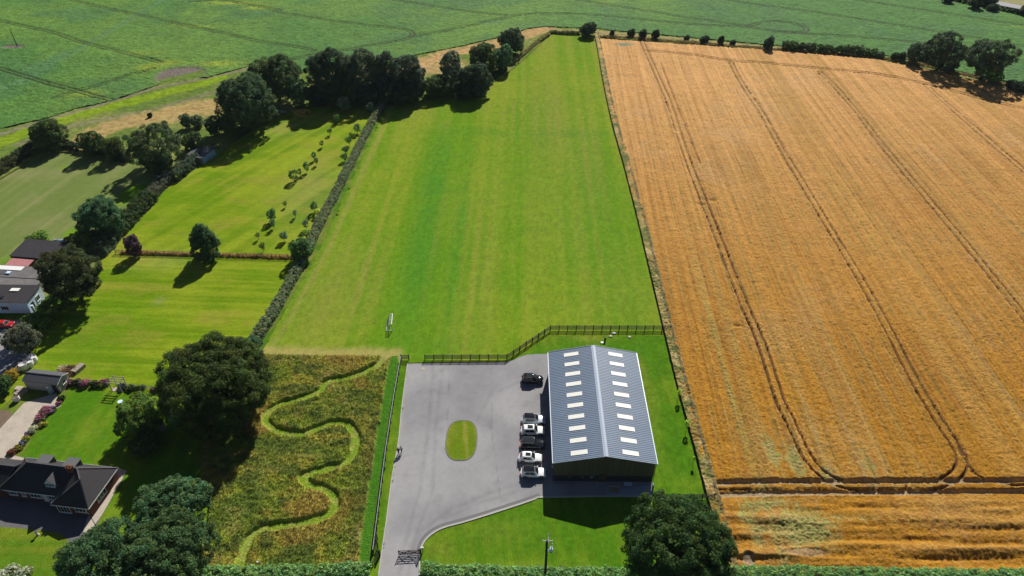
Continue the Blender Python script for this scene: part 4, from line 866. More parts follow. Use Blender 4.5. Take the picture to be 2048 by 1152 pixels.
fence('drive_fence', [(803, 721), (790, 795), (774, 900), (760, 1010), (748, 1108)], 2.4, 1.25, 4, 'post_dark', 'long fence with pale galvanised top rail beside the drive and the wildflower meadow', toprail='metal_grey', rail=(.10, .12), pw=.11)
fence('drive_fence', [(754, 1062), (758, 1112), (744, 1136)], 1.6, 1.25, 4, 'post_dark', 'short dark splayed fence at the left of the drive entrance', pw=.11)
fence('paddock_fence', [(232, 507), (330, 509.5), (460, 513), (594, 517)], 2.3, 1.25, 4, 'wood_post', 'brown post and rail fence across the left paddocks', pw=.14, rail=(.05, .11))
fence('garden_fence', [(140, 764), (180, 769), (218, 772)], 1.9, 1.1, 3, 'wood_grey', 'weathered garden fence from the shed to the pergola', pw=.12)
fence('garden_fence', [(243, 773), (285, 778), (325, 782)], 1.9, 1.1, 3, 'wood_grey', 'weathered garden fence from the pergola to the biggest oak', pw=.12)
fence('wire_fence', edge_px[:-1] + [(1462, 1110)], 4.4, 1.1, 3, 'wood_grey', 'thin post and wire fence along the wheat field', pw=.10, rail=(.012, .012))
hb = hedge('grass_bank', [(240, 506), (330, 508), (460, 511.5), (588, 515.5)], .9, .55, (.30, .20, .07), 'strip of uncut brown grass under the paddock fence', 240, leaf=.22, round_=.6, cat='grass strip')
hb['kind'] = 'stuff'

# driveway gate: five bars, cross braces, shown open between hedge and drive
gp, gq = G(798, 1111), G(840, 1109)
gate = empty('driveway_gate', gp, 'black wooden five bar gate with crossed braces across the drive', 'gate')
gv = gq - gp; gl = gv.length; gd = gv.normalized()
def gpt(t, z): return gd * (t * gl) + Vector((0, 0, z))
for k, z in enumerate((.18, .42, .66, .92, 1.25)): MB().bar(gpt(.01, z), gpt(.99, z), .05, .10).build('bar', M['post_dark'], gate)
MB().bar(gpt(.0, .1), gpt(.0, 1.45), .09, .09).build('stile', M['post_dark'], gate); MB().bar(gpt(.985, .1), gpt(.985, 1.55), .10, .10).build('stile', M['post_dark'], gate)
sft = Vector((gd.y, -gd.x, 0)) * .05
for a, b in (((.02, .2), (.5, 1.22)), ((.5, .2), (.02, 1.22)), ((.5, .2), (.98, 1.22)), ((.98, .2), (.5, 1.22))): MB().bar(gpt(*a) + sft, gpt(*b) + sft, .05, .08).build('brace', M['post_dark'], gate)
def gate_post(px, label, h=1.55):
    o = empty('gate_post', G(*px), label, 'post'); MB().box((0, 0, h / 2), (.22, .22, h)).build('shaft', M['post_dark'], o); MB().box((0, 0, h + .05), (.28, .28, .1)).build('cap', M['post_dark'], o, bevel=.02); return o
gate_post((842, 1110), 'black post carrying the driveway gate, beside the barn lawn')
gate_post((760, 1112), 'black post on the far side of the drive from the gate hinge')
kb = empty('keypad_post', G(846, 1104), 'white box on a short dark post just behind the gate', 'intercom'); MB().box((0, 0, .55), (.1, .1, 1.1)).build('stem', M['metal_dark'], kb); MB().box((0, 0, 1.2), (.34, .25, .3)).build('box', M['white'], kb, bevel=.03)

# ================================================================== BARN
E = 5.3; RH = 7.2
c_nl, c_nr, c_fl, c_fr = G(1107, 928, E), G(1314, 926.5, E), G(1097, 705, E), G(1272, 705, E)
bc = (c_nl + c_nr) / 2; ax = ((c_fl - c_nl).normalized() + (c_fr - c_nr).normalized()).normalized(); ax.z = 0; ang = math.atan2(ax.y, ax.x) - math.pi / 2
BW = (c_nr - c_nl).length / 2; BL = ((c_fl - c_nl).length + (c_fr - c_nr).length) / 2
barn = empty('barn', (bc.x, bc.y, 0), 'long timber clad barn with a grey-blue ribbed metal roof and white rooflights', 'barn', rz=ang)
W2 = BW - .18; Y0, Y1 = .22, BL - .22   # walls stand inside the roof edge
T = .18
wb = MB()
def gable(y, th, z0):
    wb.add([(-W2, y, z0), (W2, y, z0), (W2, y, E - .12), (0, y, RH - .12), (-W2, y, E - .12), (-W2, y + th, z0), (W2, y + th, z0), (W2, y + th, E - .12), (0, y + th, RH - .12), (-W2, y + th, E - .12)],
           [(0, 1, 2, 3, 4), (9, 8, 7, 6, 5), (0, 5, 6, 1), (1, 6, 7, 2), (2, 7, 8, 3), (3, 8, 9, 4), (4, 9, 5, 0)])
gable(Y0, T, 1.75); gable(Y1 - T, T, 1.75)
for s in (-1, 1): wb.box((s * (W2 - T / 2), (Y0 + Y1) / 2, (1.75 + E - .14) / 2), (T, Y1 - Y0 - 2 * T - .01, E - .14 - 1.75))
wb.build('wall', M['timber'], barn)
pb_ = MB()
pb_.box((0, Y0 + .24, .86), (2 * W2 - .1, .3, 1.72)); pb_.box((0, Y1 - .24, .86), (2 * W2 - .1, .3, 1.72))
for s in (-1, 1): pb_.box((s * (W2 - .22), (Y0 + Y1) / 2, .86), (.3, Y1 - Y0 - .8, 1.72))
pb_.build('plinth', M['plinth'], barn)
bt = MB()   # cover battens of the vertical cladding on the near gable
for i in range(46):
    x = -W2 + .2 + i * (2 * W2 - .4) / 45; bt.box((x, Y0 - .012, (1.78 + E - .2 + (RH - E) * (1 - abs(x) / W2)) / 2), (.06, .03, E - .2 + (RH - E) * (1 - abs(x) / W2) - 1.78))
bt.build('batten', M['timber'], barn)
slope = math.atan2(RH - E, BW)
nrib = 66
for s in (-1, 1):
    rb = MB(); vs = []; pitch = BL / nrib; prof = []
    for i in range(nrib):
        y = i * pitch
        for dy, dz in ((0, 0), (.40, 0), (.52, .042), (.88, .042)): prof.append((y + dy * pitch, dz))
    prof.append((BL, 0)); n = len(prof)
    for y, dz in prof: vs += [(s * (BW + .05), y, E + dz - .01), (s * .16, y, RH - (RH - E) * .16 / BW + dz)]
    for y in (0, BL): vs += [(s * (BW + .05), y, E - .10), (s * .16, y, RH - (RH - E) * .16 / BW - .10)]
    fs = [(2 * i, 2 * i + 1, 2 * i + 3, 2 * i + 2) for i in range(n - 1)]
    a, b = 2 * n, 2 * n + 2; fs += [(a, a + 1, b + 1, b), (0, a, a + 1, 1), (2 * n - 2, 2 * n - 1, b + 1, b)]
    rb.add(vs, fs); rb.build('roof', M['roofsheet'], barn)
    tr = MB(); tr.bar((s * (BW + .06), -.04, E + .02), (s * .1, -.04, RH + .02), .06, .16); tr.build('verge', M['ridgecap'], barn)
    tr = MB(); tr.bar((s * (BW + .06), BL + .04, E + .02), (s * .1, BL + .04, RH + .02), .06, .16); tr.build('verge', M['ridgecap'], barn)
    gt = MB(); gt.box((s * (BW + .13), BL / 2, E - .10), (.14, BL, .11)); gt.build('gutter', M['ridgecap'], barn)
    dp = MB(); dp.tube([(s * (BW + .13), .35, E - .16), (s * (BW - .02), .35, E - .6), (s * (BW - .06), .35, .05)], .05, 8); dp.build('downpipe', M['metal_dark'], barn)
    for i in range(10):
        # survey: rooflights sit in the middle of each slope
        y = (i + .5) * BL / 10.15 + .15; m = MB(); xa, xb = 3.05, 5.95
        za = RH - (RH - E) * xa / BW + .085; zb = RH - (RH - E) * xb / BW + .085; hw = .50
        for q in (0, 1, 2):   # three flat pans side by side in one panel
            y0, y1 = y - hw + q * 2 * hw / 3 + .01, y - hw + (q + 1) * 2 * hw / 3 - .01
            m.add([(s * xa, y0, za), (s * xb, y0, zb), (s * xb, y1, zb), (s * xa, y1, za), (s * xa, y0, za - .07), (s * xb, y0, zb - .07), (s * xb, y1, zb - .07), (s * xa, y1, za - .07)], [(0, 1, 2, 3), (7, 6, 5, 4), (0, 4, 5, 1), (1, 5, 6, 2), (2, 6, 7, 3), (3, 7, 4, 0)])
        m.build('rooflight', M['rooflight'], barn)
m = MB(); dz = (RH - E) * .42 / BW
m.add([(-.42, -.05, RH - dz + .09), (0, -.05, RH + .12), (.42, -.05, RH - dz + .09), (-.42, BL + .05, RH - dz + .09), (0, BL + .05, RH + .12), (.42, BL + .05, RH - dz + .09),
       (-.42, -.05, RH - dz + .03), (0, -.05, RH + .05), (.42, -.05, RH - dz + .03), (-.42, BL + .05, RH - dz + .03), (0, BL + .05, RH + .05), (.42, BL + .05, RH - dz + .03)],
      [(0, 1, 4, 3), (1, 2, 5, 4), (6, 9, 10, 7), (7, 10, 11, 8), (0, 3, 9, 6), (2, 8, 11, 5), (0, 6, 7, 1), (1, 7, 8, 2), (3, 4, 10, 9), (4, 5, 11, 10)])
m.build('ridge_cap', M['ridgecap'], barn)
d = MB(); d.box((-.2, Y0 - .03, 1.05), (1.1, .07, 2.1)); dd = d.build('door', mat('door_brown', (.09, .045, .03), .7), barn); MB().box((.22, Y0 - .09, 1.05), (.05, .05, .35)).build('handle', M['metal_grey'], dd)
for x in (-5.9, -3.7):
    MB().box((x, Y0 - .10, 1.5), (.3, .2, .14)).build('wall_lamp', M['metal_grey'], barn, bevel=.03)
MB().box((-2.1, Y0 - .02, 1.35), (.55, .1, .4)).build('meter_box', M['metal_grey'], barn)
MB().box((-BW - .05, .9, 3.3), (.2, .25, .3)).build('security_light', M['white'], barn, bevel=.03)
MB().box((BW - .1, 21.5, 1.1), (.35, 2.6, 1.5)).build('condenser_unit', M['render_cream'], barn, bevel=.04)
# things standing round the barn
def mcx(u, v, z=0): return G(u, v, z)
bench = empty('picnic_bench', G(1228, 983), 'slatted brown bench on the bluish paving in front of the barn', 'bench')
for k in range(4): MB().box((0, -.25 + k * .15, .45), (1.9, .12, .05)).build('slat', M['plywood'], bench)
for x in (-.75, .75): MB().box((x, 0, .215), (.1, .6, .41)).build('leg', M['plywood'], bench)
for x in (-.75, .75): MB().box((x, .38, .55), (.08, .08, 1.05)).build('upright', M['plywood'], bench)
MB().box((0, .40, .95), (1.9, .05, .25)).build('backrest', M['plywood'], bench)
tb = empty('folding_table', G(1255, 973), 'pale blue-white table against the barn plinth, on the paving', 'table')
MB().box((0, 0, .74), (1.35, .75, .05)).build('tabletop', mat('table_white', (.55, .62, .72), .5), tb, bevel=.01)
for x in (-.6, .6):
    for y in (-.3, .3): MB().tube([(x, y, .05), (x, y, .72)], .02, 6).build('leg', M['metal_grey'], tb)
pr = empty('parasol_stand', G(1191, 977), 'thin dark stand with splayed feet by the barn door', 'stand')
MB().tube([(0, 0, .02), (.1, 0, 1.9)], .03, 6).build('pole', M['metal_grey'], pr)
for a in range(3): MB().bar((0, 0, .1), (.45 * math.cos(a * 2.1), .45 * math.sin(a * 2.1), .03), .04, .04).build('foot', M['metal_grey'], pr)
def bin_(name, px, r, h, m, label, cat, lid=None):
    o = empty(name, G(*px), label, cat); MB().tube([(0, 0, .0), (0, 0, h)], [r * .85, r], 14).build('body', M[m], o, True); MB().tube([(0, 0, h), (0, 0, h + .06)], [r * 1.08, r * .9], 14).build('lid', M[lid or m], o, True); return o
bin_('manhole_cover', (1228, 667), .42, .12, 'white', 'white round cover nearest the fence behind the barn', 'cover'); bin_('manhole_cover', (1221, 673), .38, .10, 'concrete', 'pale flat cover just below the white round one, behind the barn', 'cover')
bin_('manhole_cover', (1259, 674.5), .36, .10, 'concrete', 'pale cover standing alone to the right behind the barn', 'cover'); bin_('manhole_cover', (1204, 686), .35, .12, 'white', 'white cover closest to the barn ridge, behind the barn', 'cover')
bin_('vent_pipe', (1210, 682), .22, .9, 'metal_dark', 'black upright vent pipe behind the barn ridge', 'pipe')
sp = empty('gas_cylinder', G(1305, 979), 'small grey cylinder at the near right corner of the barn', 'cylinder'); MB().tube([(0, 0, 0), (0, 0, .1), (0, 0, 1.0), (0, 0, 1.2)], [.17, .2, .2, .08], 12).build('body', M['metal_grey'], sp, True); MB().tube([(0, 0, 1.18), (0, 0, 1.36)], .06, 8).build('valve', M['white'], sp)
gr_ = tag(MB().box((0, 0, .02), (.75, .75, .04)).build('drain_cover', M['concrete']), 'pale square drain cover near the top left corner of the car park', 'drain cover'); gr_.location = G(846, 738) + Vector((0, 0, .022))

# ================================================================== CARS
def mk_paint(n, c, r=.22): return mat(n, c, r, spec=.4, coat=.35)
P_WHITE = mk_paint('paint_white', (.80, .81, .83)); P_SILVER = mk_paint('paint_silver', (.52, .58, .68)); P_BLACK = mk_paint('paint_black', (.010, .011, .016), .06); P_RED = mk_paint('paint_red', (.45, .012, .012)); P_GREY = mk_paint('paint_grey', (.02, .024, .034), .08)
def car(loc, rz, label, paint, roofm, L=4.65, W=1.9, H=1.68, boxy=0.0, pano=None, rails=True, hatch=.5, cat='car', group='cars parked beside the barn'):
    o = empty('parked_car', loc, label, cat, group, rz); hw = W / 2; b = L / 2; gcl = .24
    belt = .98 + .06 * boxy; bon = .96 + .10 * boxy
    # stations along x (front = +x): x, half width, top height, bottom
    st = [(-b, .70, .62, .42), (-b + .06, .86, .80, .32), (-b + .30, .96, belt - .02, gcl), (-b + .9, 1, belt + .02, gcl), (-.2, 1, belt, gcl), (.62, 1, belt - .02, gcl), (b - 1.1, .995, bon, gcl), (b - .55, .965, bon - .04, gcl), (b - .16, .86 + .08 * boxy, bon - .16 + .10 * boxy, .28), (b - .02, .72 + .16 * boxy, .60 + .12 * boxy, .36)]
    v = []; f = []; K = 12
    for x, kw, zt, zb in st:
        w = hw * kw; zm = (zt + zb) / 2
        ring = [(-w * .86, zb), (-w * .98, zb + (zt - zb) * .22), (-w, zm), (-w * .985, zt - .12), (-w * .93, zt - .035), (-w * .80, zt + .01), (w * .80, zt + .01), (w * .93, zt - .035), (w * .985, zt - .12), (w, zm), (w * .98, zb + (zt - zb) * .22), (w * .86, zb)]
        v += [(x, y, z) for y, z in ring]
    for i in range(len(st) - 1):
        for k in range(K): f.append((i * K + k, i * K + (k + 1) % K, (i + 1) * K + (k + 1) % K, (i + 1) * K + k))
    f += [tuple(range(K))[::-1], tuple((len(st) - 1) * K + k for k in range(K))]
    # greenhouse in body colour: base outline and roof outline
    xr0, xf0 = -b + .22, .95 - .05 * boxy; xr1, xf1 = -b + .42 + .28 * hatch * (1 - boxy), .22 + .22 * boxy; wb_, wt = hw * .90, hw * .74 + .10 * boxy * hw
    mbo = MB().add(v, f)
    nb = len(mbo.v); zt = H - .03
    rings = [[(xr0, wb_ * .90), (xr0 + .5, wb_), (xf0 - .5, wb_), (xf0, wb_ * .86)], [(xr1, wt * .90), (xr1 + .4, wt), (xf1 - .25, wt), (xf1, wt * .88)]]
    def ring3(r, z): return [(x, y, z) for x, y in r] + [(x, -y, z) for x, y in r[::-1]]
    r0 = ring3(rings[0], belt - .05); r1 = ring3(rings[1], zt)
    mbo.add(r0 + r1, [(k, (k + 1) % 8, 8 + (k + 1) % 8, 8 + k) for k in range(8)] + [tuple(range(8, 16))])
    body = mbo.build('body', paint, o, True); body.data.set_sharp_from_angle(angle=R(35)) if hasattr(body.data, 'set_sharp_from_angle') else None
    # roof skin, slightly crowned
    rr = [(x, y) for x, y in rings[1]]; vs = ring3(rr, zt + .012); ins = [(x + (.10 if i < 2 else -.10), y * .90) for i, (x, y) in enumerate(rr)]; vi = ring3(ins, H)
    MB().add(vs + vi, [(k, (k + 1) % 8, 8 + (k + 1) % 8, 8 + k) for k in range(8)] + [tuple(range(8, 16)), tuple(range(8))[::-1]]).build('roof', roofm, o, True)
    def pane(name, q, out=.012):
        a = [Vector(p) for p in q]; n = (a[1] - a[0]).cross(a[3] - a[0]).normalized(); c = sum(a, Vector()) / 4
        if n.dot(c - Vector((0, 0, belt))) < 0: n = -n
        t = [p + n * out for p in a]; u = [p - n * .01 for p in a]
        MB().add(t + u, [(0, 1, 2, 3), (7, 6, 5, 4)] + [(i, i + 4, (i + 1) % 4 + 4, (i + 1) % 4) for i in range(4)]).build(name, M['glass'], o)
    def bl(p, q, t): return Vector(p).lerp(Vector(q), t)
    def panel(name, p00, p10, p11, p01, m0=.06, m1=.10, n0=.08, n1=.12):
        pane(name, [bl(bl(p00, p10, m0), bl(p01, p11, m0), n0), bl(bl(p00, p10, 1 - m0), bl(p01, p11, 1 - m0), n0), bl(bl(p00, p10, 1 - m1), bl(p01, p11, 1 - m1), 1 - n1), bl(bl(p00, p10, m1), bl(p01, p11, m1), 1 - n1)])
    panel('windscreen', r0[4], r0[3], r1[3], r1[4], .03, .05, .10, .05)
    panel('rear_window', r0[0], r0[7], r1[7], r1[0], .08, .12, .30, .10)
    for s, (i0, i1) in ((1, (1, 2)), (-1, (6, 5))):
        m0 = .48; a, bb, c, d_ = r0[i0], r0[i1], r1[i1], r1[i0]
        panel('side_window', a, bl(a, bb, m0), bl(d_, c, m0), d_, .02, .03, .16, .14); panel('side_window', bl(a, bb, m0), bb, c, bl(d_, c, m0), .03, .02, .16, .14)
        y = s * hw
        mi = MB().box((.72, s * (hw + .10), belt + .08), (.16, .22, .15)); mi.build('wing_mirror', paint if paint is not P_BLACK else P_BLACK, o, bevel=.03)
        MB().box((-.05, s * (hw * .985), .40), (L * .50, .05, .16)).build('sill', M['metal_dark'], o)
        MB().box((b - .17, s * hw * .66, .74 + .1 * boxy), (.20, .36, .13)).build('headlight', M['lamp_clear'], o, bevel=.02)
        MB().box((-b + .07, s * hw * .72, .86), (.14, .30, .16)).build('tail_light', M['lamp_red'], o, bevel=.02)
        if rails: MB().bar((xr1 + .15, s * wt * .93, H + .02), (xf1 - .25, s * wt * .93, H + .02), .04, .05).build('roof_rail', M['metal_dark'], o)
        for x in (-b + .86, b - .92):
            MB().tube([(x, s * (hw - .20), .40), (x, s * (hw + .012), .40)], .43, 18).build('wheel_arch', M['metal_dark'], o)
            wl = MB().tube([(x, s * (hw - .22), .355), (x, s * (hw + .03), .355)], .355, 18).build('wheel', M['tyre'], o)
            rm = MB().tube([(x, s * (hw + .02), .355), (x, s * (hw + .045), .355)], .235, 14)
            for q in range(5): rm.bar((x, s * (hw + .045), .355), (x + .2 * math.cos(q * 1.257), s * (hw + .045), .355 + .2 * math.sin(q * 1.257)), .04, .03, up=Vector((0, 1, 0)))
            rm.build('rim', M['rim'], wl)
    if pano:
        x0, x1, wk = pano; MB().box(((xr1 + x0 + xf1 + x1) / 2, 0, H + .004), (xf1 + x1 - xr1 - x0, wt * 2 * wk, .02)).build('sunroof', M['glass'], o, bevel=.008)
    MB().box((b - .03, 0, .62 + .08 * boxy), (.10, W * .48, .20)).build('grille', M['metal_dark'], o, bevel=.02)
    MB().box((-b + .01, 0, .66), (.06, .5, .13)).build('number_plate', M['lamp_clear'], o)
    MB().box((.5, 0, belt + .005), (.05, W * .6, .02)).build('wiper', M['metal_dark'], o)
    return o
barn_dir = ang
def cloc(u, v, z=.8): p = G(u, v, z); p.z = .03; return p
car(cloc(1065, 757), ang + R(-1), 'glossy black car parked alone at the upper end of the barn side', P_BLACK, P_BLACK, pano=(.5, -.3, .7), L=4.6)
car(cloc(1067.5, 838), ang + R(-1), 'silver-blue car with a black roof, topmost in the row of five', P_SILVER, P_BLACK, L=4.75, W=1.98)
car(cloc(1066, 860), ang, 'white car with a dark sunroof square, second in the row of five', P_WHITE, P_WHITE, pano=(.75, -.25, .62), L=4.7, W=1.98)
car(cloc(1065, 888), ang, 'boxy black car with an upright tailgate, third in the row of five', P_BLACK, P_GREY, boxy=1.0, H=1.9, W=1.95, L=4.6, pano=(1.0, -.35, .72), hatch=.0)
car(cloc(1060.5, 914.5), ang + R(-2), 'rounded white car with a black sunroof, fourth in the row of five', P_WHITE, P_WHITE, pano=(.65, -.15, .58), L=4.4, W=1.85, H=1.62, hatch=1.0, rails=False)
car(cloc(1067, 944), ang + R(-1), 'white car with a full black roof, bottom of the row of five', P_WHITE, P_BLACK, L=4.65, W=1.95)
car(cloc(9, 648), R(2), 'bright red car at the left edge in the yard by the white house', P_RED, P_RED, L=4.0, W=1.75, H=1.5, rails=False, group=None)

# ================================================================== PEOPLE
def person(px, rz, label, shirt, legs, h=1.75, sleeve=True):
    o = empty('person', G(*px) + Vector((0, 0, .032)), label, 'person', 'two people walking at the edge of the car park', rz); s = h / 1.75
    def skin(name, V, Ed, rad, m, root=0, sub=1):
        me = bpy.data.meshes.new(name); me.from_pydata([tuple(c * s for c in v) for v in V], Ed, []); ob = link(name, me, m, o)
        sk = ob.modifiers.new('skin', 'SKIN'); me.skin_vertices.new() if not me.skin_vertices else None
        for i, r in enumerate(rad): me.skin_vertices[0].data[i].radius = (r * s, r * s) if not isinstance(r, tuple) else (r[0] * s, r[1] * s)
        me.skin_vertices[0].data[root].use_root = True
        sb = ob.modifiers.new('sub', 'SUBSURF'); sb.levels = sub; sb.render_levels = sub; sk.use_smooth_shade = True
        return ob
    V = [(0, 0, .95), (0, 0, 1.15), (0, 0, 1.36), (0, 0, 1.48), (.01, 0, 1.57), (.02, 0, 1.66), (.0, 0, 1.72), (.115, 0, 1.60)]; Ed = [(0, 1), (1, 2), (2, 3), (3, 4), (4, 5), (5, 6), (4, 7)]
    rad = [(.15, .12), (.15, .11), (.18, .12), .06, .085, .095, .06, .018]
    for sg in (-1, 1):
        i = len(V); st = .16 * sg
        V += [(0, sg * .10, .90), (st * .7, sg * .10, .50), (st - .05, sg * .10, .09), (st + .12, sg * .10, .05)]; Ed += [(0, i), (i, i + 1), (i + 1, i + 2), (i + 2, i + 3)]; rad += [.085, .058, .04, .038]
        i = len(V); sw = -.14 * sg
        V += [(0, sg * .20, 1.40), (sw * .5, sg * .25, 1.13), (sw + .05, sg * .26, .88), (sw + .06, sg * .26, .80)]; Ed += [(2, i), (i, i + 1), (i + 1, i + 2), (i + 2, i + 3)]; rad += [.055, .042, .030, .034]
        for q, (dx, ln_) in enumerate(((-.03, .075), (-.01, .09), (.012, .085), (.032, .065))):
            j = len(V); V += [(sw + .06 + dx, sg * .26, .76), (sw + .065 + dx, sg * .255, .76 - ln_)]; Ed += [(i + 3, j), (j, j + 1)]; rad += [.009, .008]
        j = len(V); V += [(sw + .11, sg * .245, .78), (sw + .125, sg * .24, .735)]; Ed += [(i + 3, j), (j, j + 1)]; rad += [.010, .009]
    skin('body', V, Ed, rad, M['skin'])
    sv = [(0, 0, .90), (0, 0, 1.15), (0, 0, 1.38), (0, 0, 1.45)]; se = [(0, 1), (1, 2), (2, 3)]; sr = [(.17, .14), (.165, .13), (.195, .14), .09]
    for sg in (-1, 1):
        i = len(sv); sw = -.14 * sg; sv += [(0, sg * .21, 1.40), (sw * .5, sg * .255, 1.13)]; se += [(2, i), (i, i + 1)]; sr += [.075, .06]
    skin('shirt', sv, se, sr, M[shirt])
    tv = [(0, 0, .97)]; te = []; tr_ = [(.16, .13)]
    for sg in (-1, 1):
        i = len(tv); st = .16 * sg; tv += [(0, sg * .10, .88), (st * .7, sg * .10, .50), (st - .05, sg * .10, .12)]; te += [(0, i), (i, i + 1), (i + 1, i + 2)]; tr_ += [.105, .075, .06]
    skin('trousers', tv, te, tr_, M[legs])
    MB().ball((-.012 * s, 0, 1.675 * s), .104 * s, 10, 7, .95).build('hair', M['hair'], o, True)
    return o
person((797.5, 908), R(80), 'person in dark clothes walking on the left, at the edge of the car park', 'cloth_dark', 'cloth_dark', 1.78)
person((803.5, 904.5), R(80), 'person in a white top and dark trousers walking on the right', 'cloth_white', 'cloth_dark', 1.75)

# ================================================================== GOAL AND BALL
g0, g1 = G(784.7, 661.2), G(786.5, 640.4)   # foot of the near post, foot of the far post
gd_ = (g1 - g0); gw = gd_.length; goal = empty('football_goal', g0, 'white football goal with sagging net standing on the mown field', 'goal', rz=math.atan2(gd_.y, gd_.x))
GH = 1.9; dp_ = 1.35
fr = MB().tube([(0, 0, 0), (0, 0, GH)], .085, 8); fr.build('post', M['white'], goal); MB().tube([(gw, 0, 0), (gw, 0, GH)], .085, 8).build('post', M['white'], goal); MB().tube([(-.05, 0, GH), (gw + .05, 0, GH)], .085, 8).build('crossbar', M['white'], goal)
for x in (0, gw): MB().tube([(x, 0, GH), (x, .6, GH - .05), (x, dp_, .05)], .07, 6).build('stay', M['white'], goal)
MB().tube([(0, dp_, .05), (gw, dp_, .05)], .07, 6).build('ground_bar', M['white'], goal)
for x in (0, gw): MB().tube([(x, 0, .05), (x, dp_, .05)], .07, 6).build('ground_bar', M['white'], goal)
nm = MB()
for i in range(int(gw / .25) + 1): nm.tube([(i * .25, .02, GH), (i * .25, .6, GH - .08), (i * .25, dp_ - .04, .1)], .018, 3, False)
for k in range(11):
    t = k / 10; p = Vector((0, .6, GH - .08)).lerp(Vector((0, dp_ - .04, .1)), t); nm.tube([(0, p.y, p.z), (gw, p.y, p.z)], .018, 3, False)
for x in (0, gw):
    for k in range(6): nm.tube([(x, .02 + k * .25, .06), (x, .02 + k * .25, GH - .06 - max(0, k - 2) * .62)], .018, 3, False)
nm.build('net', M['netting'], goal)
bl_ = tag(MB().ball((0, 0, .12), .12, 12, 8).build('football', M['white'], None, True), 'white ball lying on the mown field left of the goal', 'ball'); bl_.location = G(748.5, 644.5) + Vector((0, 0, .03))
wm = tag(MB().ball((0, 0, .12), .22, 10, 7, .7).build('meadow_marker', M['white'], None, True), 'small white marker in the bottom of the wildflower meadow', 'marker'); wm.location = G(516, 1129) + Vector((0, 0, .55))

# ================================================================== POLES
pole_top = 9.6
def solve_base(u, v, z): p = G(u, v, z); return Vector((p.x, p.y, 0))
pb0 = solve_base(1094, 1082, pole_top); up = empty('utility_pole', pb0, 'dark wooden utility pole with a small grey transformer, standing in the roadside hedge', 'utility pole')
MB().tube([(0, 0, 0), (0, 0, pole_top)], [.24, .18], 10).build('shaft', M['pole_wood'], up, True)
def pa_(dx, dy, z): return (dx, dy, z)
MB().bar((.22, -.1, 9.2), (.22, 1.0, 9.8), .14, .14).build('crossarm', M['white'], up)
MB().bar((-.65, .24, 9.3), (.85, .24, 9.3), .09, .1).build('crossarm', M['metal_grey'], up)
for x, y, z in ((-.6, .1, 9.45), (.8, .1, 9.45), (.22, .95, 9.92), (.85, .1, 8.6), (.75, .05, 7.9)):
    MB().tube([(x, y, z - .1), (x, y, z + .06), (x, y, z + .22)], [.05, .09, .05], 8).build('insulator', M['white'], up, True)
tb_ = MB(); tb_.box((.68, 0, 7.35), (.55, .5, .75)); tz = tb_.build('transformer', M['render_white'], up, bevel=.05)
MB().tube([(.68, 0, 6.88), (.68, 0, 6.98)], .3, 10).build('base', M['metal_dark'], tz)
for x, y in ((.5, .15), (.68, .15), (.86, .15)): MB().tube([(x, y, 7.7), (x, y, 8.05)], [.05, .035], 6).build('bushing', M['white'], tz, True)
MB().bar((0, 0, 7.3), (.45, 0, 7.3), .10, .10).build('bracket', M['metal_grey'], up); MB().bar((0, 0, 6.95), (.45, 0, 6.95), .08, .08).build('bracket', M['metal_grey'], up)
MB().tube([(.16, -.05, 6.6), (.17, -.05, 5.3)], .035, 6).build('conduit', M['white'], up); MB().bar((.12, .5, 9.3), (.5, .2, 7.75), .05, .05).build('fuse_link', M['white'], up)
fp = empty('field_pole', G(35, 94), 'lone thin dark pole standing in the far green crop', 'pole'); MB().tube([(0, 0, 0), (0, 0, 8.2)], [.17, .12], 8).build('shaft', M['pole_wood'], fp, True); MB().tube([(0, 0, 8.15), (0, 0, 8.45)], [.06, .05], 6).build('cap', M['metal_grey'], fp)
gpole = empty('washing_pole', G(192, 1052), 'slim dark pole at the corner of the house footpath', 'pole'); MB().tube([(0, 0, 0), (0, 0, 3.4)], [.06, .045], 6).build('shaft', M['pole_wood'], gpole); MB().ball((0, 0, 3.42), .07, 8, 6).build('finial', M['metal_grey'], gpole, True)
# ================================================================== BUILDINGS ON THE LEFT
# ---- bungalow with hipped tiled roof; local x runs along the back eave, local y towards the back
hBR, hBL = G(235.7, 935.5, 2.6), G(50.8, 914.5, 2.6); hx = (hBR - hBL).normalized(); hang = math.atan2(hx.y, hx.x)
house = empty('bungalow', (hBR.x, hBR.y, 0), 'red brick bungalow with a dark hipped tile roof and a small white dormer', 'house', rz=hang)
EV = 2.6; RZ = 6.0
def tiles(polys, th=.14):
    mb = MB()
    for q in polys: mb.slab(q, th)
    return mb
BRc, FRc, FLc, BLc = (0, 0, EV), (0, -8.7, EV), (-17.9, -7.0, EV), (-17.9, 0, EV)
rl, rr, ap, f1, f2 = (-13.6, -3.3, RZ), (-4.2, -3.4, RZ), (-2.3, -5.5, RZ - .05), (-7.2, -7.0, EV), (-6.9, -8.7, EV)
tiles([[BRc, rr, rl, BLc], [BLc, rl, FLc], [FLc, rl, rr, f1], [f1, rr, ap, f2], [f2, ap, FRc], [FRc, ap, rr], [FRc, rr, BRc]]).build('roof', M['tile'], house)
rg = MB()
for a, b in ((rl, rr), (rr, ap), (rl, FLc), (rl, BLc), (rr, BRc), (ap, FRc), (ap, f2)):
    rg.bar(Vector(a) + Vector((0, 0, .03)), Vector(b) + Vector((0, 0, .03)), .22, .10)
rg.build('ridge_tiles', M['tile_ridge'], house)
wl_ = MB(); i_ = .4
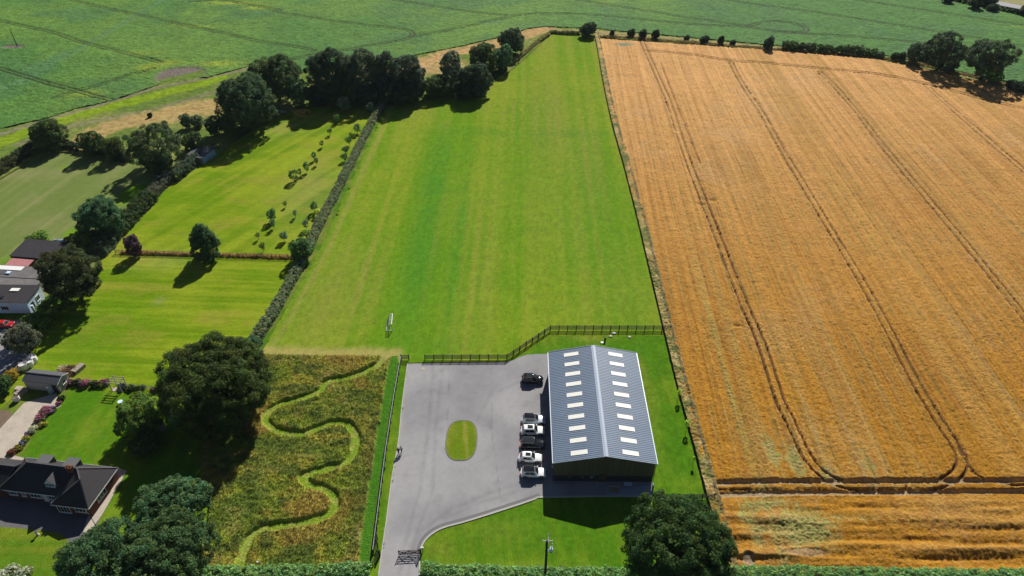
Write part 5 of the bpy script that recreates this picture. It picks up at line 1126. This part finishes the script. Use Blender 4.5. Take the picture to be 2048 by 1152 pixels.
def wallbox(x0, x1, y0, y1, z1, t=.3):
    wl_.box(((x0 + x1) / 2, y0 + t / 2, z1 / 2), (x1 - x0, t, z1)); wl_.box(((x0 + x1) / 2, y1 - t / 2, z1 / 2), (x1 - x0, t, z1))
    wl_.box((x0 + t / 2, (y0 + y1) / 2, z1 / 2), (t, y1 - y0 - 2 * t - .01, z1)); wl_.box((x1 - t / 2, (y0 + y1) / 2, z1 / 2), (t, y1 - y0 - 2 * t - .01, z1))
wallbox(-17.9 + i_, -6.9, -7.0 + i_, -i_, 2.42); wallbox(-6.89 + .0, -i_, -8.7 + i_, -i_ - .003, 2.44)
wl_.build('wall', M['brick'], house)
fa = MB()
for a, b in ((BRc, FRc), (FRc, f2), (f2, f1), (f1, FLc), (BRc, BLc), (BLc, FLc)): fa.bar(Vector(a) - Vector((0, 0, .12)), Vector(b) - Vector((0, 0, .12)), .10, .17)
fa.build('fascia', M['white'], house)
def window(par, c, wdt, hgt, rz=0.0, n=2, name='window'):
    """framed window facing local -y before rotation rz"""
    Mz = Matrix.Rotation(rz, 3, 'Z'); c = Vector(c); fr = MB()
    def bx_(dx, dz, w_, h_, d_): fr.box(c + Mz @ Vector((dx, 0, dz)), (w_, d_, h_), M=Mz)
    for s in (-1, 1): bx_(0, s * (hgt / 2 - .04), wdt, .08, .12); bx_(s * (wdt / 2 - .04), 0, .08, hgt - .16, .12)
    for k in range(1, n): bx_(-wdt / 2 + wdt * k / n, 0, .06, hgt - .16, .10)
    bx_(0, -hgt / 2 - .04, wdt + .16, .07, .24)
    w_ = fr.build(name, M['white'], par); MB().box(c, (wdt - .1, .05, hgt - .1), M=Mz).build('pane', M['glass'], w_); return w_
for x, wdt in ((-15.9, 1.5), (-13.9, .8), (-11.6, 2.0), (-8.6, 1.2)): window(house, (x, -6.62, 1.45), wdt, 1.15, 0, 3 if wdt > 1.4 else 2)
window(house, (-5.3, -8.32, 1.15), 2.3, 1.9, 0, 4, 'patio_door'); window(house, (-2.1, -8.32, 1.45), 2.0, 1.15, 0, 3); window(house, (-.38, -5.0, 1.45), 2.4, 1.15, math.pi / 2, 3)
MB().box((-9.9, -6.6, 1.05), (.95, .1, 2.1)).build('door', mat('door_white', (.6, .6, .6), .5), house)
def chimney(par, x, y, z0, z1):
    c = MB().box((x, y, (z0 + z1) / 2), (.95, .65, z1 - z0)); c.box((x, y, z1 + .06), (1.08, .78, .12)); c = c.build('chimney', M['brick'], par)
    for dx in (-.25, .25): MB().tube([(x + dx, y, z1 + .1), (x + dx, y, z1 + .55)], [.14, .11], 10).build('chimney_pot', M['terracotta'], c, True)
chimney(house, -5.2, -3.8, 5.2, 6.55)
dm = MB(); dx0, dw, yf, zb = -8.3, .95, -5.9, 3.55
dm.add([(dx0 - dw, yf, zb), (dx0 + dw, yf, zb), (dx0 + dw, yf, 4.35), (dx0, yf, 5.35), (dx0 - dw, yf, 4.35), (dx0 - dw, yf + 2.2, zb), (dx0 + dw, yf + 2.2, zb), (dx0 + dw, yf + 1.2, 4.35), (dx0, yf + 2.0, 5.35), (dx0 - dw, yf + 1.2, 4.35)], [(0, 1, 2, 3, 4), (1, 6, 7, 2), (0, 4, 9, 5)])
dmo = dm.build('dormer', M['render_white'], house)
dr = MB()
for s in (-1, 1): dr.slab([(dx0, yf - .12, 5.45), (dx0, yf + 2.3, 5.45), (dx0 + s * (dw + .2), yf + 1.2, 4.22), (dx0 + s * (dw + .2), yf - .12, 4.22)], .09)
dr.build('roof', M['tile_ridge'], dmo); window(dmo, (dx0, yf - .05, 3.98), 1.6, .75, 0, 3)
for x in (-11.6, -6.6):
    b_ = MB().box((x, -2.0, 4.55), (2.2, 2.0, 1.3)).build('box_dormer', M['tile'], house); MB().box((x, -1.95, 5.26), (2.4, 2.2, .1)).build('flat_roof', M['lead'], b_)
    window(b_, (x, -.97, 4.7), 1.7, .8, math.pi, 3)
# lower wing to the left
wg = tiles([[(-16.2, -3.6, 4.75), (-25, -3.6, 4.75), (-25, -7.2, 2.45), (-17.0, -7.2, 2.45)], [(-16.2, -3.55, 4.75), (-25, -3.55, 4.75), (-25, -.6, 2.45), (-17.2, -.6, 2.45)]]).build('wing_roof', M['tile'], house)
rgb_ = MB().bar((-16.2, -3.58, 4.80), (-25, -3.58, 4.80), .22, .1).build('ridge_tiles', M['tile_ridge'], wg)
wl_ = MB(); wallbox(-25, -17.52, -6.8, -1.0, 2.4); wl_.build('wing_wall', M['brick'], house)
chimney(house, -19.4, -4.5, 4.0, 5.7)
window(house, (-20.0, -6.82, 1.45), 1.6, 1.15, 0, 3); window(house, (-23.0, -6.82, 1.45), 1.4, 1.15, 0, 2)

def outbuilding(name, label, bl, br, fl, ev_b, ev_f, ridge, wallm, roofm, cat='outbuilding', oh=.15, strips=0):
    """rectangular building from three roof corners; ridge None = single slope; returns root, width, depth"""
    bl, br, fl = Vector(bl), Vector(br), Vector(fl); x = br - bl; x.z = 0; W_ = x.length; a = math.atan2(x.y, x.x); x.normalize(); y = Vector((-x.y, x.x, 0)); D_ = abs((fl - bl).dot(y))
    o = empty(name, (bl.x, bl.y, 0), label, cat, rz=a); i = oh
    if ridge is None: tiles([[(0, 0, ev_b), (0, -D_, ev_f), (W_, -D_, ev_f), (W_, 0, ev_b)]], .12).build('roof', M[roofm], o)
    else: tiles([[(0, 0, ev_b), (0, -D_ / 2 + .01, ridge), (W_, -D_ / 2 + .01, ridge), (W_, 0, ev_b)], [(0, -D_ / 2 - .01, ridge), (0, -D_, ev_f), (W_, -D_, ev_f), (W_, -D_ / 2 - .01, ridge)]], .10).build('roof', M[roofm], o)
    if ridge is not None: MB().bar((-.02, -D_ / 2, ridge + .03), (W_ + .02, -D_ / 2, ridge + .03), .2, .06).build('ridge_tiles', M['tile_ridge'], o)
    w_ = MB(); rb, rf = ev_b - .15, ev_f - .15
    side = [(0, -i), (0, -D_ + i)] if ridge is None else [(0, -i), (0, -D_ / 2), (0, -D_ + i)]
    tops = [rb, rf] if ridge is None else [rb, ridge - .15, rf]
    n = len(side); P = [(i, y_, 0) for _, y_ in side] + [(i, y_, t) for (_, y_), t in zip(side, tops)] + [(W_ - i, y_, 0) for _, y_ in side] + [(W_ - i, y_, t) for (_, y_), t in zip(side, tops)]
    fs = []
    for k in range(n - 1): fs += [(k, k + 1, n + k + 1, n + k), (2 * n + k, 3 * n + k, 3 * n + k + 1, 2 * n + k + 1)]
    fs += [(0, n, 3 * n, 2 * n), (n - 1, 3 * n - 1, 4 * n - 1, 2 * n - 1)]
    w_.add(P, fs).build('wall', M[wallm], o); return o, W_, D_
# garden shed
sh, sw_, sd_ = outbuilding('garden_shed', 'long garden shed with a slate grey roof at the head of the concrete drive', G(66.5, 738.5, 2.3), G(137, 746, 2.3), G(50, 763, 2.3), 2.35, 2.35, 3.15, 'render_cream', 'slate', 'shed')
window(sh, (sw_ - .13, -sd_ * .5, 1.55), 1.0, .8, math.pi / 2, 1)
MB().box((sw_ - 1.15, -sd_ + .12, 1.0), (1.0, .06, 1.95)).build('doorway', M['metal_dark'], sh)
MB().box((sw_ - 1.9, -sd_ - .3, 1.0), (.06, 1.0, 1.9), rz=-.35).build('door', mat('door_blue', (.40, .52, .62), .6), sh)
vb_ = MB(); vb_.bar((sw_ + .02, 0, 2.33), (sw_ + .02, -sd_ / 2, 3.13), .05, .16); vb_.bar((sw_ + .02, -sd_, 2.33), (sw_ + .02, -sd_ / 2, 3.13), .05, .16); vb_.build('bargeboard', M['white'], sh)
# yard buildings
ob, ow_, od_ = outbuilding('open_barn', 'dark felt roofed outbuilding at the edge of the hay meadow, farthest of the yard buildings', (-125.6, 154.3, 0), (-112.6, 152.6, 0), (-124.6, 147.2, 0), 3.7, 3.0, None, 'plinth', 'tile')
MB().box((ow_ * .6, -od_ + .1, 1.3), (4.5, .1, 2.3)).build('door', M['metal_dark'], ob)
pk, pw_, pd_ = outbuilding('pink_lean_to', 'small lean-to with a faded pink sheet roof in front of the dark felt roofed outbuilding', (-125.6, 146.9, 0), (-119.6, 146.3, 0), (-125.6, 143.9, 0), 2.7, 2.5, None, 'plinth', 'pinkroof')
MB().box((pw_ / 2, -pd_ + .1, 1.1), (2.0, .1, 2.0)).build('door', M['metal_dark'], pk)
ft, fw_, fd_ = outbuilding('flat_roofed_workshop', 'low grey flat roofed workshop between the pink lean-to and the white house', (-127.6, 143.6, 0), (-112.4, 142.2, 0), (-127.6, 135.0, 0), 3.05, 2.9, None, 'render_cream', 'felt')
MB().box((4.3, -1.1, 3.11), (7.2, 1.6, .07)).build('roof_sheet', M['white'], ft); MB().box((5.6, -3.1, 3.2), (1.0, .9, .3)).build('skylight', M['render_white'], ft, bevel=.04); MB().box((3.0, -3.0, 3.06), (4.0, 1.3, .06)).build('roof_patch', M['slate'], ft)
MB().bar((.2, -4.6, 3.03), (fw_ - .2, -4.6, 3.03), .15, .1).build('roof_joint', M['lead'], ft)
wh, ww_, wdp = outbuilding('white_house', 'white rendered single storey house with a dark roof and two skylights, beside the laurel hedge', (-121.5, 134.5, 0), (-111.3, 134.3, 0), (-121.5, 128.2, 0), 3.7, 3.25, None, 'render_white', 'tile', 'house', oh=.2)
MB().box((5.2, -1.9, 3.68), (2.1, 1.1, .12)).build('skylight', M['rooflight'], wh, bevel=.02); MB().box((3.0, -4.5, 3.5), (1.9, .9, .12)).build('skylight', M['glass'], wh, bevel=.02)
window(wh, (4.4, -wdp + .17, 1.5), 1.8, 1.2, 0, 3); window(wh, (ww_ - .17, -2.3, 1.7), 1.3, 1.3, math.pi / 2, 2)
MB().box((ww_ - .17, -4.6, 1.05), (.1, 1.0, 2.1)).build('door', M['metal_dark'], wh); MB().box((ww_ + .3, -5.6, 1.0), (.5, .5, 2.0), rz=.4).build('porch_panel', M['render_white'], wh)
MB().bar((-.02, -wdp + .0, 3.1), (ww_ + .02, -wdp + .0, 3.1), .08, .14).build('gutter', M['white'], wh)
# pond shed and its low curved wall, small summerhouse
psd, a_, b_ = outbuilding('pond_shed', 'small dark roofed shed with a blue side, in the corner below the big paddock oak', G(397, 291, 2.5), G(430, 296, 2.5), G(379, 311, 2.5), 2.6, 2.2, None, 'metal_grey', 'slate', 'shed')
MB().box((a_ - .13, -b_ * .5, 1.1), (.08, b_ - .8, 1.9)).build('side_panel', M['water_blue'], psd); MB().box((a_ * .5, -b_ + .14, 1.0), (1.0, .08, 1.9)).build('door', M['metal_dark'], psd)
cw = spline(GL([(398, 322), (413, 322.5), (422, 320), (427, 315.5)]), 5); o0 = cw[8].copy(); co = tag(strip([p - o0 for p in cw], .35, .7, .72).build('curved_wall', M['metal_grey']), 'low curved grey-green wall in front of the pond shed', 'wall'); co.location = o0
sm, a_, b_ = outbuilding('summerhouse', 'little grey roofed summerhouse tucked between the round tree and the biggest oak', G(305, 836, 2.2), G(328, 838, 2.2), G(303, 847, 2.2), 2.2, 2.0, None, 'wood_grey', 'felt', 'shed')
MB().box((a_ * .5, -b_ + .14, .95), (.8, .08, 1.8)).build('door', M['plywood'], sm)
# pergola
p00, p10, p01, p11 = G(226, 753.5, 2.3), G(246, 755, 2.3), G(217.5, 767, 2.3), G(237, 768.8, 2.3)
po = empty('pergola', ((p00 + p11) / 2 * Vector((1, 1, 0)) if False else Vector(((p00.x + p11.x) / 2, (p00.y + p11.y) / 2, 0))), 'open timber pergola with four cross beams at the garden fence', 'pergola'); q0 = po.location.copy()
for p in (p00, p10, p01, p11): MB().box((p.x - q0.x, p.y - q0.y, 1.12), (.13, .13, 2.24)).build('post', M['wood_grey'], po)
for a, b in ((p00, p01), (p10, p11)): d_ = (b - a) * .12; MB().bar(a - q0 - d_, b - q0 + d_, .10, .16).build('side_beam', M['wood_grey'], po)
for k in range(4): a, b = p00.lerp(p01, k / 3), p10.lerp(p11, k / 3); d_ = (b - a) * .15; MB().bar(a - q0 - d_ + Vector((0, 0, .15)), b - q0 + d_ + Vector((0, 0, .15)), .10, .14).build('cross_beam', M['wood_grey'], po)
sheet('pergola_paving', [(p.x, p.y) for p in GL([(224, 775), (241, 776), (241, 783), (222, 782)])], .05, M['concrete'])
bb = empty('bird_bath', G(242, 807), 'blue-white bird bath on the garden lawn near the pergola shadow', 'bird bath'); MB().tube([(0, 0, 0), (0, 0, .1), (0, 0, .5)], [.25, .12, .12], 10).build('pedestal', M['concrete'], bb, True); MB().tube([(0, 0, .5), (0, 0, .62)], [.25, .5], 14).build('bowl', M['render_white'], bb)
# white rubble bags
def bag(px, s, rz, label, fill=True):
    o = empty('rubble_bag', G(*px), label, 'bag', 'white bulk bags in a heap', rz); b = .45 * s; mb = MB(); h = .85 * s
    rings = [(b * .92, 0), (b * 1.10, h * .35), (b * 1.06, h * .75), (b * .98, h)]; v = []; f = []
    rng = random.Random(int(px[0] * 31 + px[1]))
    for r, z in rings:
        for k in range(12):
            t = 2 * math.pi * k / 12; q = 1 / max(abs(math.cos(t)), abs(math.sin(t))) ** .6; w_ = rng.uniform(.93, 1.07); v.append((r * q * math.cos(t) * w_, r * q * math.sin(t) * w_, z + (rng.uniform(-.06, .08) if z else 0)))
    for i in range(3):
        for k in range(12): f.append((i * 12 + k, i * 12 + (k + 1) % 12, (i + 1) * 12 + (k + 1) % 12, (i + 1) * 12 + k))
    mb.add(v, f + [tuple(range(12))[::-1]]).build('sack', M['bag'], o, True)
    mb = MB(); mb.add([(x * .95, y * .95, h * .86 + rng.uniform(-.05, .08)) for x, y, z in v[24:36]] + [(0, 0, h * .95)], [(k, (k + 1) % 12, 12) for k in range(12)]).build('rubble', M['soil'] if fill else M['bag'], o)
    for sx, sy in ((-1, -1), (1, 1)): MB().tube([(sx * b * .8, sy * b * .8, h * .95), (sx * b * .6, sy * b * .6, h * 1.25), (sx * b * .4, sy * b * .9, h * .95)], .03, 5).build('handle', M['bag'], o)
for i, (p, s, rz, l, fl) in enumerate([((37, 742), 1.65, .3, 'white bulk bag, lowest of the heap by the shed', True), ((50, 738), 1.77, .8, 'plump white bulk bag, second from the lower end of the heap', False), ((61, 732), 1.71, .2, 'white bulk bag at the lawn side of the heap', False), ((46, 729), 1.46, .5, 'half open white bulk bag in the middle of the heap, hedge side', True),
        ((54, 723), 1.59, 1.0, 'white bulk bag with a dark opening in the centre of the heap', True), ((68, 724), 1.77, .4, 'white bulk bag farthest right in the heap', False), ((60, 716), 1.59, .7, 'white bulk bag at the upper end of the heap', True), ((47, 720), 1.22, .1, 'small white bulk bag pushed into the hedge', True), ((35, 801), 1.28, .6, 'white bulk bag alone beside the concrete drive', True)]): bag(p, s, rz, l, fl)
# odds and ends of the garden
def crate(name, px, dims, m, label, cat, rz=0.0, planks=4):
    o = empty(name, G(*px), label, cat, rz=rz); x, y, z = dims
    for k in range(planks): MB().box((0, -y / 2 + (k + .5) * y / planks, z - .03), (x, y / planks * .9, .06)).build('plank', M[m], o)
    for sx in (-1, 1): MB().box((sx * (x / 2 - .06), 0, (z - .07) / 2), (.1, y, z - .07)).build('end_board', M[m], o)
    return o
crate('planter_box', (158, 740), (1.3, 2.6, .8), 'wood_grey', 'grey wooden box on the paddock grass behind the shed', 'box', -.35)
crate('timber_stack', (43, 786), (1.4, 2.2, .6), 'wood_grey', 'stack of grey boards beside the shed wall', 'boards', -.5)
crate('stone_stack', (40, 779), (1.6, 1.0, .5), 'concrete', 'pale paving stones stacked by the near left shed corner', 'stones', -.1)
flower((140, 745), 1.34, .8, (.16, .10, .05), (.20, .12, .06), 'rusty brown heap of cuttings behind the shed', 460, .3); flower((126, 739), .9, .7, (.30, .27, .18), (.4, .36, .28), 'pale dry tussock behind the shed', 466, .3); flower((148, 738), .7, .7, (.20, .11, .04), (.2, .1, .05), 'russet bush beside the grey wooden box', 462, .3)
flower((22, 1155), 1.59, 1.2, (.10, .15, .05), (.75, .76, .62), 'white flowering bush at the bottom left corner of the front lawn', 463, .6); flower((50, 1156), 1.34, 1.1, (.10, .15, .05), (.75, .76, .62), 'second white flowering bush along the bottom of the front lawn', 464, .6)
sdl = empty('sundial', G(76, 1070), 'small stone ornament standing on the front lawn of the bungalow', 'ornament'); MB().tube([(0, 0, 0), (0, 0, .1), (0, 0, .2), (0, 0, .9)], [.3, .3, .14, .12], 10).build('pedestal', M['concrete'], sdl, True); MB().tube([(0, 0, .9), (0, 0, .98)], .28, 12).build('dial', M['lead'], sdl); MB().bar((-.1, 0, 1.0), (.15, 0, 1.2), .03, .05).build('gnomon', M['metal_dark'], sdl)
bo = empty('upturned_boat', G(122, 484), 'pale blue upturned boat behind the dark felt roofed outbuilding', 'boat', rz=-.1)
hv = []; hf = []
for i in range(9):
    t = i / 8; wdt = .75 * math.sin(math.pi * min(.97, .12 + .80 * t)) ** .7
    for k in range(7): q = math.pi * k / 6; hv.append((-1.9 + 3.8 * t, wdt * math.cos(q), .75 * math.sin(q) * (.75 + .25 * math.sin(math.pi * t)) + .02))
for i in range(8):
    for k in range(6): hf.append((i * 7 + k, i * 7 + k + 1, (i + 1) * 7 + k + 1, (i + 1) * 7 + k))
hf += [tuple(range(7)), tuple(56 + k for k in range(7))[::-1]]
MB().add(hv, hf).build('hull', M['water_blue'], bo, True); MB().bar((-1.8, 0, .78), (1.8, 0, .78), .06, .06).build('keel', M['white'], bo)
wtb = empty('water_tub', G(319, 354), 'small white tub at the foot of the greyish hedge', 'tub'); MB().tube([(0, 0, 0), (0, 0, .7)], [.5, .6], 14).build('body', M['white'], wtb, True); MB().tube([(0, 0, .62), (0, 0, .70)], .56, 14).build('water', M['glass'], wtb)
gw_ = GL([(112, 815), (96, 831), (70, 860), (45, 890), (28, 911)]); o0 = gw_[2].copy(); gwo = tag(strip([p - o0 for p in gw_], .22, .4, .42).build('retaining_wall', M['brick']), 'low red brick wall between the concrete drive and the flower border', 'wall'); gwo.location = o0
lp = empty('log_pile', G(566, 226), 'pale log pile in the shade under the second big oak', 'logs')
for i in range(9): MB().tube([(-1.6 + .08 * i, -.6 + .35 * (i % 4), .2 + .3 * (i // 4)), (1.5 - .05 * i, -.5 + .35 * (i % 4), .2 + .3 * (i // 4))], .17, 8).build('log', M['wood_grey'], lp, True)
# ================================================================== AIR
def build_haze(dens):
    m = bpy.data.materials.new('haze'); m.use_nodes = True; N = m.node_tree.nodes; L = m.node_tree.links
    N.remove(N['Principled BSDF']); v = N.new('ShaderNodeVolumePrincipled'); v.inputs['Color'].default_value = (.72, .82, 1.0, 1); v.inputs['Density'].default_value = dens; v.inputs['Anisotropy'].default_value = 0.0
    L.new(v.outputs[0], N['Material Output'].inputs['Volume'])
    hz = MB().box((0, 2700, 57), (7200, 6800, 118)).build('haze', m); hz['kind'] = 'stuff'
build_haze(.00004)
